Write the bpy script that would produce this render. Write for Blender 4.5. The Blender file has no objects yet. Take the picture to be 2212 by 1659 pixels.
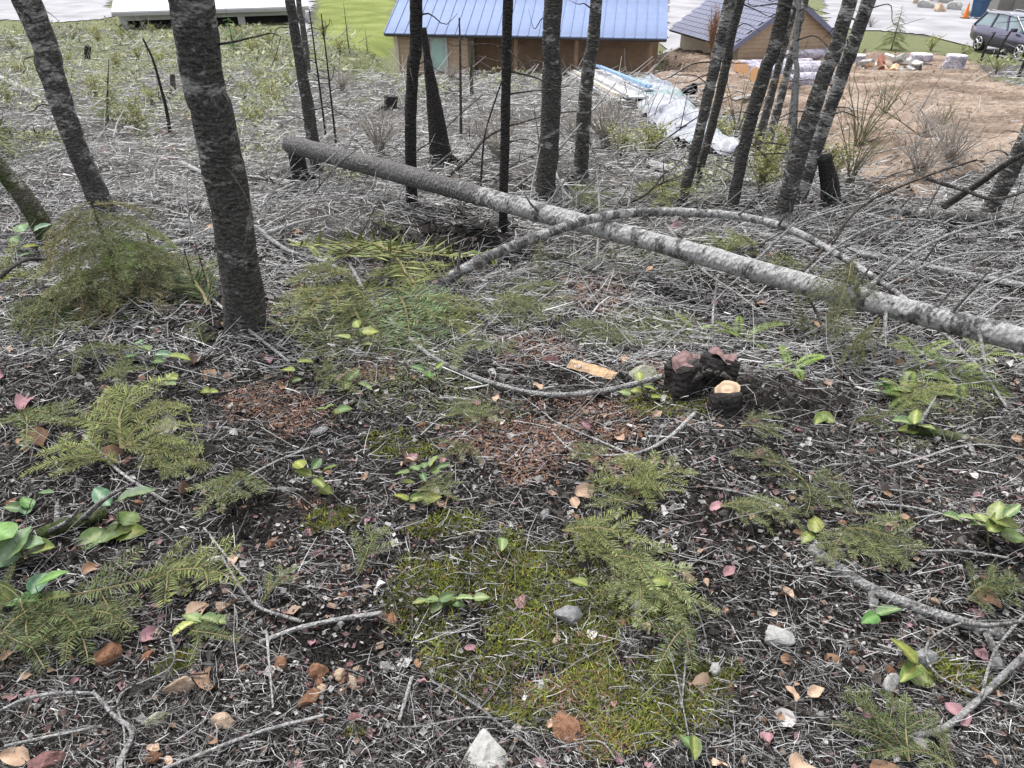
import bpy, math, random
import numpy as np
from mathutils import Vector, Matrix

random.seed(11)
R = np.random.default_rng(11)
sc = bpy.context.scene
COL = sc.collection

# ------------------------------------------------------------------ camera
FPX, CX, CY = 1536.0, 1106.0, 829.5          # focal length and centre for a 2212 px wide frame
PITCH = math.radians(33.0)
CAMZ = 1.6
cam_d = bpy.data.cameras.new('camera')
cam = bpy.data.objects.new('camera', cam_d)
COL.objects.link(cam)
cam_d.sensor_width = 36.0
cam_d.lens = 36.0 * FPX / 2212.0
cam_d.clip_start = 0.02
cam_d.clip_end = 2000
cam.location = (0, 0, CAMZ)
cam.rotation_euler = (math.pi / 2 - PITCH, 0, 0)
sc.camera = cam

# ------------------------------------------------------------------ light: soft bright overcast
SUN_EL, SUN_AZ = math.radians(68), math.radians(-35)
w = bpy.data.worlds.new('World')
sc.world = w
w.use_nodes = True
nt = w.node_tree
bg = nt.nodes['Background']
sky = nt.nodes.new('ShaderNodeTexSky')
sky.sky_type = 'NISHITA'
sky.sun_disc = False
sky.sun_elevation = SUN_EL
sky.sun_rotation = SUN_AZ
sky.dust_density = 3.0
hs = nt.nodes.new('ShaderNodeHueSaturation')      # cloud cover: the same sky with most of its blue gone
hs.inputs['Saturation'].default_value = 0.2
nt.links.new(sky.outputs[0], hs.inputs['Color'])
nt.links.new(hs.outputs[0], bg.inputs[0])
bg.inputs[1].default_value = 0.13
sl = bpy.data.lights.new('sun', 'SUN')
sl.energy = 1.5
sl.angle = math.radians(24)
sl.color = (1.0, 0.985, 0.965)
so = bpy.data.objects.new('sun', sl)
COL.objects.link(so)
_d = Vector((math.sin(SUN_AZ) * math.cos(SUN_EL), math.cos(SUN_AZ) * math.cos(SUN_EL), math.sin(SUN_EL)))
so.rotation_euler = (-_d).to_track_quat('-Z', 'Y').to_euler()
vs = sc.view_settings
vs.view_transform = 'Standard'
vs.look = 'None'
vs.gamma = 1
vs.use_curve_mapping = False
vs.exposure = 1.32

# ------------------------------------------------------------------ terrain height
_G = R.random((5, 256, 256))


def vnoise(x, y, k=0):
    x = np.asarray(x, float); y = np.asarray(y, float)
    xi = np.floor(x).astype(int); yi = np.floor(y).astype(int)
    fx = x - xi; fy = y - yi
    fx = fx * fx * (3 - 2 * fx); fy = fy * fy * (3 - 2 * fy)
    g = _G[k]
    a = g[xi & 255, yi & 255]; b = g[(xi + 1) & 255, yi & 255]
    c = g[xi & 255, (yi + 1) & 255]; d = g[(xi + 1) & 255, (yi + 1) & 255]
    return (a * (1 - fx) + b * fx) * (1 - fy) + (c * (1 - fx) + d * fx) * fy - 0.5


SLOPE = 0.107


def Hb(x, y):
    y = np.asarray(y, float)
    z = (y - 33.0) / 2.5
    soft = np.where(z > 30, z, np.log1p(np.exp(np.minimum(z, 30)))) * 2.5
    return -SLOPE * (y - soft)


_R, _UF, _UZ = 1.0, math.sin(PITCH), math.cos(PITCH)


def rays(px, py):
    dx = (np.asarray(px, float) - CX) / FPX
    dy = (CY - np.asarray(py, float)) / FPX
    return dx, math.cos(PITCH) + dy * math.sin(PITCH), dy * math.cos(PITCH) - math.sin(PITCH)


def W(px, py, t):
    a, b, c = rays(px, py)
    return Vector((float(a) * t, float(b) * t, CAMZ + float(c) * t))


def VY(px, py, Y):
    a, b, c = rays(px, py)
    return W(px, py, Y / float(b))


def Gb(px, py):
    """ground points under many view rays, on the smooth slope"""
    a, b, c = rays(px, py)
    t = np.full(np.shape(b), 3.0) + 0 * b
    den = np.maximum(-c - SLOPE * b, 0.02)
    t = CAMZ / den
    t = np.minimum(t, 70)
    for _ in range(14):
        z = CAMZ + c * t
        t = np.clip(t + 0.7 * (z - Hb(a * t, b * t)) / np.maximum(-c, 0.05), 0.4, 90)
    return a * t, b * t, t


_F = []   # local dips and humps: (x, y, rx, ry, dz)
for px, py, rx, ry, dz in ((890, 540, .75, .6, -.20), (1010, 505, .5, .4, .16), (760, 470, .6, .5, .10),
                           (1535, 850, .38, .30, .05), (330, 690, .5, .35, .07), (560, 715, .35, .3, .06),
                           (2150, 1230, .25, .2, .07), (700, 440, .8, .6, .08), (1200, 700, .7, .5, .04)):
    gx, gy, _t = Gb(px, py)
    _F.append((float(gx), float(gy), rx, ry, dz))


def H(x, y):
    x = np.asarray(x, float); y = np.asarray(y, float)
    h = Hb(x, y)
    near = 1.0 / (1 + np.exp((y - 25) / 1.5))
    h = h + near * (vnoise(x * .55, y * .55, 0) * .16 + vnoise(x * 1.7, y * 1.7, 1) * .075 + vnoise(x * 5, y * 5, 2) * .03)
    h = h - .55 / (1 + np.exp(-(y - 27.2) * 3)) / (1 + np.exp(np.minimum((np.abs(x - .5) - 7) * 3, 30))) / (1 + np.exp(np.minimum(y - 44, 30)))
    for fx, fy, rx, ry, dz in _F:
        h = h + dz * np.exp(-(((x - fx) / rx) ** 2 + ((y - fy) / ry) ** 2))
    return h


def G(px, py, h=0.0):
    """ground point (raised by h) seen at a pixel of the 2212 px frame"""
    a, b, c = (float(v) for v in rays(px, py))
    t, st = 0.5, 0.05
    f = lambda t: CAMZ + c * t - float(H(a * t, b * t)) - h
    while f(t) > 0 and t < 95:
        t *= 1.03
    lo, hi = t / 1.03, t
    for _ in range(24):
        m = (lo + hi) / 2
        if f(m) > 0: lo = m
        else: hi = m
    return Vector((a * hi, b * hi, CAMZ + c * hi))


def depth(v):
    return v.y * math.cos(PITCH) - (v.z - CAMZ) * math.sin(PITCH)


def onG(x, y, h=0.0):
    return Vector((x, y, float(H(x, y)) + h))


# ------------------------------------------------------------------ mesh helpers
def mesh(name, V, Fs, cols=None, mat=None, smooth=False, attrs=None, uv=None):
    V = np.asarray(V, np.float32).reshape(-1, 3)
    if not isinstance(Fs, list): Fs = [Fs]
    Fs = [np.asarray(f, np.int32) for f in Fs if len(f)]
    me = bpy.data.meshes.new(name)
    me.vertices.add(len(V)); me.vertices.foreach_set('co', V.ravel())
    idx = np.concatenate([f.ravel() for f in Fs])
    tot = np.concatenate([np.full(len(f), f.shape[1], np.int32) for f in Fs])
    st = np.concatenate([[0], np.cumsum(tot)[:-1]]).astype(np.int32)
    me.loops.add(len(idx)); me.loops.foreach_set('vertex_index', idx)
    me.polygons.add(len(tot)); me.polygons.foreach_set('loop_start', st)
    me.update(calc_edges=True)
    if cols is not None:
        c = np.asarray(cols, np.float32)
        if c.shape[1] == 3: c = np.concatenate([c, np.ones((len(c), 1), np.float32)], 1)
        me.attributes.new('Col', 'FLOAT_COLOR', 'POINT').data.foreach_set('color', c.ravel())
    for k, v in (attrs or {}).items():
        v = np.asarray(v, np.float32)
        if v.ndim == 2: me.attributes.new(k, 'FLOAT_VECTOR', 'POINT').data.foreach_set('vector', v.ravel())
        else: me.attributes.new(k, 'FLOAT', 'POINT').data.foreach_set('value', v.ravel())
    if mat: me.materials.append(mat)
    me.shade_smooth() if smooth else me.shade_flat()
    return me


def ob(name, me, parent=None, loc=None):
    o = bpy.data.objects.new(name, me)
    COL.objects.link(o)
    if parent: o.parent = parent
    if loc is not None: o.location = loc
    return o


def tag(o, label=None, cat=None, group=None, kind=None):
    if label: o['label'] = label
    if cat: o['category'] = cat
    if group: o['group'] = group
    if kind: o['kind'] = kind
    return o


def empty(name, loc=(0, 0, 0), rot=None):
    o = bpy.data.objects.new(name, None)
    o.empty_display_size = .1
    COL.objects.link(o)
    o.location = loc
    if rot is not None: o.rotation_euler = rot
    return o


def tubes(P, Rd, s=4):
    """P (N,K,3), Rd (N,K) -> verts, quads; open ended rings"""
    P = np.asarray(P, float); Rd = np.asarray(Rd, float)
    N, K, _ = P.shape
    T = np.gradient(P, axis=1)
    T /= np.linalg.norm(T, axis=2, keepdims=True) + 1e-9
    m = T.mean(1); m /= np.linalg.norm(m, axis=1, keepdims=True) + 1e-9
    ref = np.where(np.abs(m[:, 2:3]) < .8, np.array([[0, 0, 1.]]), np.array([[1., 0, 0]]))[:, None, :]
    U = np.cross(T, np.broadcast_to(ref, T.shape)); U /= np.linalg.norm(U, axis=2, keepdims=True) + 1e-9
    B = np.cross(T, U)
    a = np.arange(s) * 2 * math.pi / s
    V = P[:, :, None, :] + Rd[:, :, None, None] * (U[:, :, None, :] * np.cos(a)[None, None, :, None] + B[:, :, None, :] * np.sin(a)[None, None, :, None])
    i = np.arange(s); j = (i + 1) % s
    k = np.arange(K - 1)[:, None] * s
    q = np.stack([k + i, k + j, k + s + j, k + s + i], -1).reshape(-1, 4)
    Fq = (np.arange(N)[:, None, None] * K * s + q[None]).reshape(-1, 4)
    return V.reshape(-1, 3), Fq


def spline(pts, n):
    pts = [np.array(p, float) for p in pts]
    P = [2 * pts[0] - pts[1]] + pts + [2 * pts[-1] - pts[-2]]
    out = []
    m = len(pts) - 1
    for u in np.linspace(0, m, n):
        k = min(int(u), m - 1); f = u - k
        a, b, c, d = P[k:k + 4]
        out.append(.5 * ((2 * b) + (c - a) * f + (2 * a - 5 * b + 4 * c - d) * f ** 2 + (3 * b - a - 3 * c + d) * f ** 3))
    return np.array(out)


def bark_tube(pts, rads, sides=14, seg=.05, rough=.05, seed=0, caps=True, flare=0.0, mat=None, name='trunk', lich=None, smooth=True, nmax=160):
    """one trunk, limb or stick: spline tube with an uneven surface and straightened bark coordinates"""
    pts = [np.array(p, float) for p in pts]
    Ln = sum(np.linalg.norm(pts[i + 1] - pts[i]) for i in range(len(pts) - 1))
    n = int(min(nmax, max(len(pts) * 2, Ln / seg)))
    C = spline(pts, n)
    u = np.linspace(0, 1, n)
    rr = np.interp(u, np.linspace(0, 1, len(rads)), rads)
    along = np.concatenate([[0], np.cumsum(np.linalg.norm(np.diff(C, axis=0), axis=1))])
    if flare: rr = rr * (1 + flare * np.exp(-along / (rr[0] * 1.6)))
    V, Fq = tubes(C[None], rr[None], sides)
    V = V.reshape(n, sides, 3)
    a = np.arange(sides) * 2 * math.pi / sides
    r0 = rr.mean()
    nx = (np.cos(a)[None] * 2.2 + seed * 13.1) * np.ones((n, 1)); ny = (along[:, None] / (r0 * 2.0)) + np.sin(a)[None] * 2.2
    d = vnoise(nx, ny, 3) * rough * 2 + vnoise(nx * 2.7, ny * 3.1, 4) * rough
    V = C[:, None, :] + (V - C[:, None, :]) * (1 + d)[:, :, None]
    bk = np.stack([np.cos(a)[None] * rr[:, None], np.sin(a)[None] * rr[:, None], along[:, None] * np.ones((1, sides))], -1) + seed * 3.7
    V = V.reshape(-1, 3); bk = bk.reshape(-1, 3)
    Fs = [Fq]
    if caps:
        V = np.concatenate([V, C[:1], C[-1:]]); bk = np.concatenate([bk, bk[:1], bk[-1:]])
        i = np.arange(sides); j = (i + 1) % sides; b = (n - 1) * sides
        Fs.append(np.concatenate([np.stack([j, i, np.full(sides, n * sides)], 1), np.stack([b + i, b + j, np.full(sides, n * sides + 1)], 1)]))
    at = {'bk': bk}
    if lich is not None:
        l = np.interp(u, np.linspace(0, 1, len(lich)), lich)
        l = np.repeat(l, sides)
        if caps: l = np.concatenate([l, l[:1], l[-1:]])
        at['lich'] = l
    return mesh(name, V, Fs, mat=mat, smooth=smooth, attrs=at)


def box(x0, x1, y0, y1, z0, z1):
    V = np.array([[x, y, z] for z in (z0, z1) for y in (y0, y1) for x in (x0, x1)], float)
    F = np.array([[0, 2, 3, 1], [4, 5, 7, 6], [0, 1, 5, 4], [2, 6, 7, 3], [0, 4, 6, 2], [1, 3, 7, 5]])
    return V, F


def boxes(*bs):
    Vs, Fs, n = [], [], 0
    for b in bs:
        V, F = box(*b)
        Vs.append(V); Fs.append(F + n); n += 8
    return np.concatenate(Vs), np.concatenate(Fs)


def join(parts):
    Vs, Fs, n = [], [], 0
    for V, F in parts:
        Vs.append(V); Fs.append(np.asarray(F) + n); n += len(V)
    return np.concatenate(Vs), np.concatenate(Fs)


# ------------------------------------------------------------------ materials
def newmat(name):
    m = bpy.data.materials.new(name)
    m.use_nodes = True
    n = m.node_tree.nodes; l = m.node_tree.links
    return m, n, l, n['Principled BSDF']


def nn(n, t, **kw):
    o = n.new(t)
    for k, v in kw.items():
        if k in o.inputs.keys(): o.inputs[k].default_value = v
        else: setattr(o, k, v)
    return o


def ramp(n, l, src, stops):
    r = n.new('ShaderNodeValToRGB')
    e = r.color_ramp.elements
    while len(e) < len(stops): e.new(.5)
    for k, (p, c) in enumerate(stops):
        e[k].position = p
        e[k].color = (*c, 1) if len(c) == 3 else c
    l.new(src, r.inputs[0])
    return r


def mixc(n, l, fac, a, b, mode='MIX'):
    m = n.new('ShaderNodeMix'); m.data_type = 'RGBA'; m.blend_type = mode
    for s, v in ((0, fac), (6, a), (7, b)):
        if hasattr(v, 'is_linked') or hasattr(v, 'links'): l.new(v, m.inputs[s])
        elif isinstance(v, (int, float)): m.inputs[s].default_value = v
        else: m.inputs[s].default_value = (*v, 1)
    return m.outputs[2]


def bump(n, l, b, h, s=.5, d=.02):
    k = nn(n, 'ShaderNodeBump', Strength=s, Distance=d)
    l.new(h, k.inputs['Height']); l.new(k.outputs[0], b.inputs['Normal'])


def plain(name, c, rough=.7, var=.25, scale=12, bs=.3, metal=0, spec=.3):
    m, n, l, b = newmat(name)
    tc = n.new('ShaderNodeTexCoord')
    no = nn(n, 'ShaderNodeTexNoise', Scale=scale, Detail=6.0, Roughness=.65)
    l.new(tc.outputs['Object'], no.inputs['Vector'])
    r = ramp(n, l, no.outputs[0], [(.3, tuple(v * (1 - var) for v in c)), (.7, tuple(min(1, v * (1 + var)) for v in c))])
    l.new(r.outputs[0], b.inputs['Base Color'])
    b.inputs['Roughness'].default_value = rough
    b.inputs['Metallic'].default_value = metal
    b.inputs['Specular IOR Level'].default_value = spec
    if bs: bump(n, l, b, no.outputs[0], bs, .01)
    return m


def colmat(name, rough=.85, trans=0.0, spec=.2, vary=.25, scale=60):
    """colour comes from the piece itself (attribute Col), broken up by a little noise"""
    m, n, l, b = newmat(name)
    at = nn(n, 'ShaderNodeAttribute', attribute_name='Col')
    oi = n.new('ShaderNodeObjectInfo')
    tc = n.new('ShaderNodeTexCoord')
    no = nn(n, 'ShaderNodeTexNoise', Scale=scale, Detail=3.0)
    l.new(tc.outputs['Object'], no.inputs['Vector'])
    r = ramp(n, l, no.outputs[0], [(.3, (1 - vary,) * 3), (.7, (1 + vary * .6,) * 3)])
    c = mixc(n, l, 1.0, at.outputs['Color'], r.outputs[0], 'MULTIPLY')
    c = mixc(n, l, 1.0, c, oi.outputs['Color'], 'MULTIPLY')
    l.new(c, b.inputs['Base Color'])
    b.inputs['Roughness'].default_value = rough
    b.inputs['Specular IOR Level'].default_value = spec
    if trans:
        t = n.new('ShaderNodeBsdfTranslucent'); l.new(c, t.inputs['Color'])
        mx = nn(n, 'ShaderNodeMixShader', Fac=trans)
        l.new(b.outputs[0], mx.inputs[1]); l.new(t.outputs[0], mx.inputs[2])
        l.new(mx.outputs[0], n['Material Output'].inputs['Surface'])
    return m


def barkmat(name, dark, mid, pale, amount=.5, zs=2.2, scale=11, moss=0.0):
    """bark in straightened trunk coordinates: cross bands, flakes and pale lichen plates"""
    m, n, l, b = newmat(name)
    at = nn(n, 'ShaderNodeAttribute', attribute_name='bk')
    mp = n.new('ShaderNodeMapping'); mp.inputs['Scale'].default_value = (1, 1, zs)
    l.new(at.outputs['Vector'], mp.inputs['Vector'])
    fl = nn(n, 'ShaderNodeTexNoise', Scale=scale * 2.4, Detail=8.0, Roughness=.72)
    l.new(mp.outputs[0], fl.inputs['Vector'])
    vo = nn(n, 'ShaderNodeTexVoronoi', Scale=scale * 2.2)
    l.new(mp.outputs[0], vo.inputs['Vector'])
    fk = nn(n, 'ShaderNodeTexNoise', Scale=scale * 6.5, Detail=5.0, Roughness=.7)
    l.new(mp.outputs[0], fk.inputs['Vector'])
    base0 = ramp(n, l, fl.outputs[0], [(.30, dark), (.50, mid), (.62, tuple(v * 1.5 for v in mid)), (.75, tuple(v * .7 for v in dark))])
    fr = ramp(n, l, fk.outputs[0], [(.52, (0, 0, 0)), (.64, (.8, .8, .8))])
    class base: outputs = [mixc(n, l, fr.outputs[0], base0.outputs[0], tuple(v * .62 for v in pale))]
    li = nn(n, 'ShaderNodeTexNoise', Scale=scale * .42, Detail=5.0, Roughness=.6, Distortion=.6)
    l.new(mp.outputs[0], li.inputs['Vector'])
    la = nn(n, 'ShaderNodeAttribute', attribute_name='lich')
    sm = nn(n, 'ShaderNodeMath', operation='MULTIPLY_ADD'); sm.inputs[1].default_value = .16; l.new(la.outputs['Fac'], sm.inputs[0]); l.new(li.outputs[0], sm.inputs[2])
    s2 = nn(n, 'ShaderNodeMath', operation='MULTIPLY_ADD'); s2.inputs[1].default_value = .35; l.new(fl.outputs[0], s2.inputs[0]); l.new(sm.outputs[0], s2.inputs[2])
    e = .93 - amount * .32
    lr = ramp(n, l, s2.outputs[0], [(max(0, e - .05), (0, 0, 0)), (min(1, e + .04), (1, 1, 1))])
    pl = ramp(n, l, fl.outputs[0], [(.3, tuple(v * .45 for v in pale)), (.55, pale), (.8, tuple(min(1, v * 1.2) for v in pale))])
    c = mixc(n, l, lr.outputs[0], base.outputs[0], pl.outputs[0])
    if moss:
        mo = nn(n, 'ShaderNodeTexNoise', Scale=5.0, Detail=4.0); l.new(at.outputs['Vector'], mo.inputs['Vector'])
        mr = ramp(n, l, mo.outputs[0], [(.62 - moss * .3, (0, 0, 0)), (.72 - moss * .3, (.8, .8, .8))])
        c = mixc(n, l, mr.outputs[0], c, (.05, .075, .018))
    l.new(c, b.inputs['Base Color'])
    b.inputs['Roughness'].default_value = .9
    b.inputs['Specular IOR Level'].default_value = .15
    ad = nn(n, 'ShaderNodeMath', operation='ADD'); l.new(fl.outputs[0], ad.inputs[0]); l.new(vo.outputs['Distance'], ad.inputs[1])
    bump(n, l, b, ad.outputs[0], 1.0, .022)
    return m


M_litter = colmat('dry_litter', .9)
M_leaf = colmat('live_leaf', .48, .25, .4, .3, 9)
M_dead = colmat('dead_leaf', .8, .15, .25, .3, 50)
M_need = colmat('fir_needle', .6, .15, .3, .15, 30)
M_moss = colmat('moss', .95, .2, .1, .2, 60)
B_dark = barkmat('bark_dark', (.015, .014, .013), (.066, .062, .058), (.33, .325, .31), .38)
B_mid = barkmat('bark_speckled', (.018, .016, .015), (.075, .070, .066), (.37, .365, .35), .50)
B_black = barkmat('bark_black', (.009, .0085, .008), (.032, .029, .028), (.16, .15, .145), .25)
B_log = barkmat('bark_pale_log', (.025, .023, .023), (.12, .115, .113), (.44, .435, .43), .68, 1.7, 13)
B_stick = barkmat('bark_stick', (.07, .065, .062), (.22, .21, .205), (.50, .495, .485), .85, 1.4, 40)
B_pale = barkmat('bark_bleached', (.18, .175, .165), (.40, .39, .375), (.60, .595, .58), .9, .8, 50)
B_brown = barkmat('bark_twig', (.03, .025, .022), (.09, .078, .07), (.28, .27, .25), .4, 1.2, 40)
B_moss = barkmat('bark_mossy', (.03, .027, .02), (.09, .085, .06), (.34, .33, .28), .5, 1.5, 16, .55)
B_green = barkmat('stem_green', (.09, .11, .04), (.18, .2, .09), (.35, .36, .2), .4, 1.0, 40)


def cutmat(name, c):
    m, n, l, b = newmat(name)
    tc = n.new('ShaderNodeTexCoord')
    wv = nn(n, 'ShaderNodeTexWave', Scale=9.0, Distortion=3.5, Detail=3.0)
    wv.wave_type = 'RINGS'; wv.rings_direction = 'Z'
    l.new(tc.outputs['Object'], wv.inputs['Vector'])
    r = ramp(n, l, wv.outputs[0], [(.2, tuple(v * .7 for v in c)), (.8, c)])
    l.new(r.outputs[0], b.inputs['Base Color'])
    b.inputs['Roughness'].default_value = .8
    bump(n, l, b, wv.outputs[0], .2, .005)
    return m


M_cut = cutmat('cut_wood', (.46, .33, .22))
M_cutgrey = cutmat('cut_wood_weathered', (.55, .52, .47))
M_cutred = cutmat('cut_wood_reddish', (.19, .115, .11))


# --- soil
def soilmat():
    m, n, l, b = newmat('forest_soil')
    tc = n.new('ShaderNodeTexCoord')
    co = tc.outputs['Object']
    a = nn(n, 'ShaderNodeTexNoise', Scale=45.0, Detail=9.0, Roughness=.75); l.new(co, a.inputs['Vector'])
    d = nn(n, 'ShaderNodeTexNoise', Scale=1.1, Detail=4.0); l.new(co, d.inputs['Vector'])
    v = nn(n, 'ShaderNodeTexVoronoi', Scale=70.0); l.new(co, v.inputs['Vector'])
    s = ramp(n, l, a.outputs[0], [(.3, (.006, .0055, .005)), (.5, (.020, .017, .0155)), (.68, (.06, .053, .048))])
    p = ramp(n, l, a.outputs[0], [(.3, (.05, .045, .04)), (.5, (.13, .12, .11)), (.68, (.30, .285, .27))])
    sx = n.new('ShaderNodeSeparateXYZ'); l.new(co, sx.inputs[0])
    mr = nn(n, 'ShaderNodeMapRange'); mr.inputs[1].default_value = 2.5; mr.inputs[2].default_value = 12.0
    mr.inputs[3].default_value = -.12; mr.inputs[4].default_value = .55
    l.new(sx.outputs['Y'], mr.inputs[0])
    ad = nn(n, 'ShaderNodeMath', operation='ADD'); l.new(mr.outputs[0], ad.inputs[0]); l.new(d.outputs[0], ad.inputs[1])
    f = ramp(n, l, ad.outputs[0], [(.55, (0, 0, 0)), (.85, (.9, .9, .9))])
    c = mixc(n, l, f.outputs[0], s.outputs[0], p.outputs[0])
    g = nn(n, 'ShaderNodeTexNoise', Scale=.22, Detail=5.0, Roughness=.6); l.new(co, g.inputs['Vector'])
    gm = nn(n, 'ShaderNodeMapRange'); gm.inputs[1].default_value = 12.0; gm.inputs[2].default_value = 34.0; gm.inputs[3].default_value = -.15; gm.inputs[4].default_value = .2
    l.new(sx.outputs['Y'], gm.inputs[0])
    ga = nn(n, 'ShaderNodeMath', operation='ADD'); l.new(gm.outputs[0], ga.inputs[0]); l.new(g.outputs[0], ga.inputs[1])
    gr = ramp(n, l, ga.outputs[0], [(.55, (0, 0, 0)), (.65, (.8, .8, .8))])
    gc = ramp(n, l, a.outputs[0], [(.3, (.10, .12, .045)), (.7, (.34, .36, .18))])
    c = mixc(n, l, gr.outputs[0], c, gc.outputs[0])
    l.new(c, b.inputs['Base Color'])
    b.inputs['Roughness'].default_value = .95
    b.inputs['Specular IOR Level'].default_value = .1
    ad2 = nn(n, 'ShaderNodeMath', operation='ADD'); l.new(a.outputs[0], ad2.inputs[0]); l.new(v.outputs['Distance'], ad2.inputs[1])
    bump(n, l, b, ad2.outputs[0], 1.0, .03)
    return m


def groundmat(name, stops, scale=20, bs=.6, bd=.03, stretch=None):
    m, n, l, b = newmat(name)
    tc = n.new('ShaderNodeTexCoord')
    co = tc.outputs['Object']
    if stretch:
        mp = n.new('ShaderNodeMapping'); mp.inputs['Rotation'].default_value = (0, 0, stretch[0]); mp.inputs['Scale'].default_value = stretch[1]
        l.new(co, mp.inputs['Vector']); co2 = mp.outputs[0]
    else: co2 = co
    a = nn(n, 'ShaderNodeTexNoise', Scale=scale, Detail=9.0, Roughness=.7); l.new(co2, a.inputs['Vector'])
    d = nn(n, 'ShaderNodeTexNoise', Scale=.5, Detail=4.0); l.new(co, d.inputs['Vector'])
    mx = nn(n, 'ShaderNodeMath', operation='MULTIPLY_ADD'); mx.inputs[1].default_value = .5
    l.new(d.outputs[0], mx.inputs[0])
    h = nn(n, 'ShaderNodeMath', operation='MULTIPLY'); h.inputs[1].default_value = .55; l.new(a.outputs[0], h.inputs[0]); l.new(h.outputs[0], mx.inputs[2])
    r = ramp(n, l, mx.outputs[0], stops)
    l.new(r.outputs[0], b.inputs['Base Color'])
    b.inputs['Roughness'].default_value = .95
    b.inputs['Specular IOR Level'].default_value = .1
    bump(n, l, b, a.outputs[0], bs, bd)
    return m


# ================================================================== the setting
def terrain():
    u = np.linspace(-math.asinh(400 / 2.2), math.asinh(400 / 2.2), 420)
    v = np.linspace(math.asinh((-60 - 1.8) / 2.4), math.asinh((700 - 1.8) / 2.4), 430)
    X, Y = np.meshgrid(2.2 * np.sinh(u), 1.8 + 2.4 * np.sinh(v))
    Z = H(X, Y)
    n, m = X.shape
    i = np.arange(n * m).reshape(n, m)
    F = np.stack([i[:-1, :-1], i[:-1, 1:], i[1:, 1:], i[1:, :-1]], -1).reshape(-1, 4)
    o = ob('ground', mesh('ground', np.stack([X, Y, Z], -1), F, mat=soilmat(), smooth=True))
    tag(o, kind='structure')


terrain()


def inside(poly, x, y):
    c = np.zeros(np.shape(x), bool)
    n = len(poly)
    for k in range(n):
        x0, y0 = poly[k]; x1, y1 = poly[(k + 1) % n]
        t = ((y0 > y) != (y1 > y)) & (x < (x1 - x0) * (y - y0) / (y1 - y0 + 1e-12) + x0)
        c ^= t
    return c


def sheet(name, pxpoly, mat, dz, step, wob=.5, extra=None):
    poly = [tuple(Gb(px, py)[:2]) for px, py in pxpoly]
    poly = [(float(a), float(b)) for a, b in poly]
    xs = [p[0] for p in poly]; ys = [p[1] for p in poly]
    X, Y = np.meshgrid(np.arange(min(xs) - 1, max(xs) + 1, step), np.arange(min(ys) - 1, max(ys) + 1, step))
    ok0 = inside(poly, X + wob * 2 * vnoise(X * .7, Y * .7, 1), Y + wob * 2 * vnoise(X * .7 + 9, Y * .7, 2))
    ok = ok0
    wgt = ok.astype(float)
    for _ in range(5):                    # thin the sheet out towards its edge so that it beds into the soil
        q_ = np.pad(wgt, 1, mode='edge')
        wgt = np.minimum(wgt, (q_[:-2, 1:-1] + q_[2:, 1:-1] + q_[1:-1, :-2] + q_[1:-1, 2:] + q_[1:-1, 1:-1]) / 5)
    wgt = np.clip(wgt * 1.25 - .25, 0, 1)
    Z = H(X, Y) + (dz if not extra else dz * wgt) - (.03 * (1 - wgt) if extra else 0)
    if extra: Z = Z + np.maximum(extra(X, Y), -.05) * wgt
    n, m = X.shape
    i = np.arange(n * m).reshape(n, m)
    F = np.stack([i[:-1, :-1], i[:-1, 1:], i[1:, 1:], i[1:, :-1]], -1)
    F = F[ok[:-1, :-1] & ok[1:, 1:]].reshape(-1, 4)
    used = np.unique(F); remap = np.zeros(n * m, int); remap[used] = np.arange(len(used))
    V = np.stack([X, Y, Z], -1).reshape(-1, 3)[used]
    return tag(ob(name, mesh(name, V, remap[F], mat=mat, smooth=True)), kind='structure')


M_chip = groundmat('wood_chip', [(.38, (.10, .072, .055)), (.5, (.21, .158, .122)), (.62, (.36, .285, .23))], 9, 1.0, .06)
M_road = groundmat('road_gravel', [(.35, (.17, .167, .18)), (.5, (.27, .266, .28)), (.66, (.37, .366, .38))], 25, .3, .01)
M_lawn = groundmat('lawn_grass', [(.35, (.085, .11, .025)), (.5, (.14, .17, .045)), (.66, (.23, .25, .09))], 16, .8, .04)


def ridges(X, Y):
    a = X * .62 + Y * .9
    return .065 * np.sin(a * 9 + 3 * vnoise(X * .6, Y * .6, 3)) + .10 * vnoise(X * 1.3, Y * 1.3, 4) + .06 * vnoise(X * 4, Y * 4, 2)


sheet('chip_ground', [(1425, 108), (1500, 100), (1700, 105), (1850, 118), (2000, 118), (2100, 140), (2230, 215), (2330, 300), (2330, 345),
                      (2130, 352), (2030, 398), (1960, 440), (1890, 425), (1850, 385), (1760, 320), (1640, 262), (1530, 252), (1470, 200), (1400, 150)], M_chip, .07, .09, .5, ridges)
sheet('driveway', [(1780, -6), (2400, -6), (2400, 120), (2280, 150), (2140, 118), (2000, 78), (1900, 70), (1780, 60)], M_road, .05, .4, .4)
sheet('road', [(-700, -6), (250, -6), (260, 40), (120, 52), (-10, 46), (-700, 46)], M_road, .05, .5, .6)
sheet('gravel_path', [(620, -6), (682, -6), (676, 95), (640, 110), (618, 60)], M_road, .06, .3, .3)
sheet('side_drive', [(1440, -6), (1530, -6), (1520, 104), (1430, 106)], M_road, .06, .3, .3)
sheet('lawn', [(684, -6), (850, -6), (850, 108), (690, 104)], M_lawn, .07, .2, .4, lambda X, Y: .05 * vnoise(X * 3, Y * 3, 1))

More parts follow.
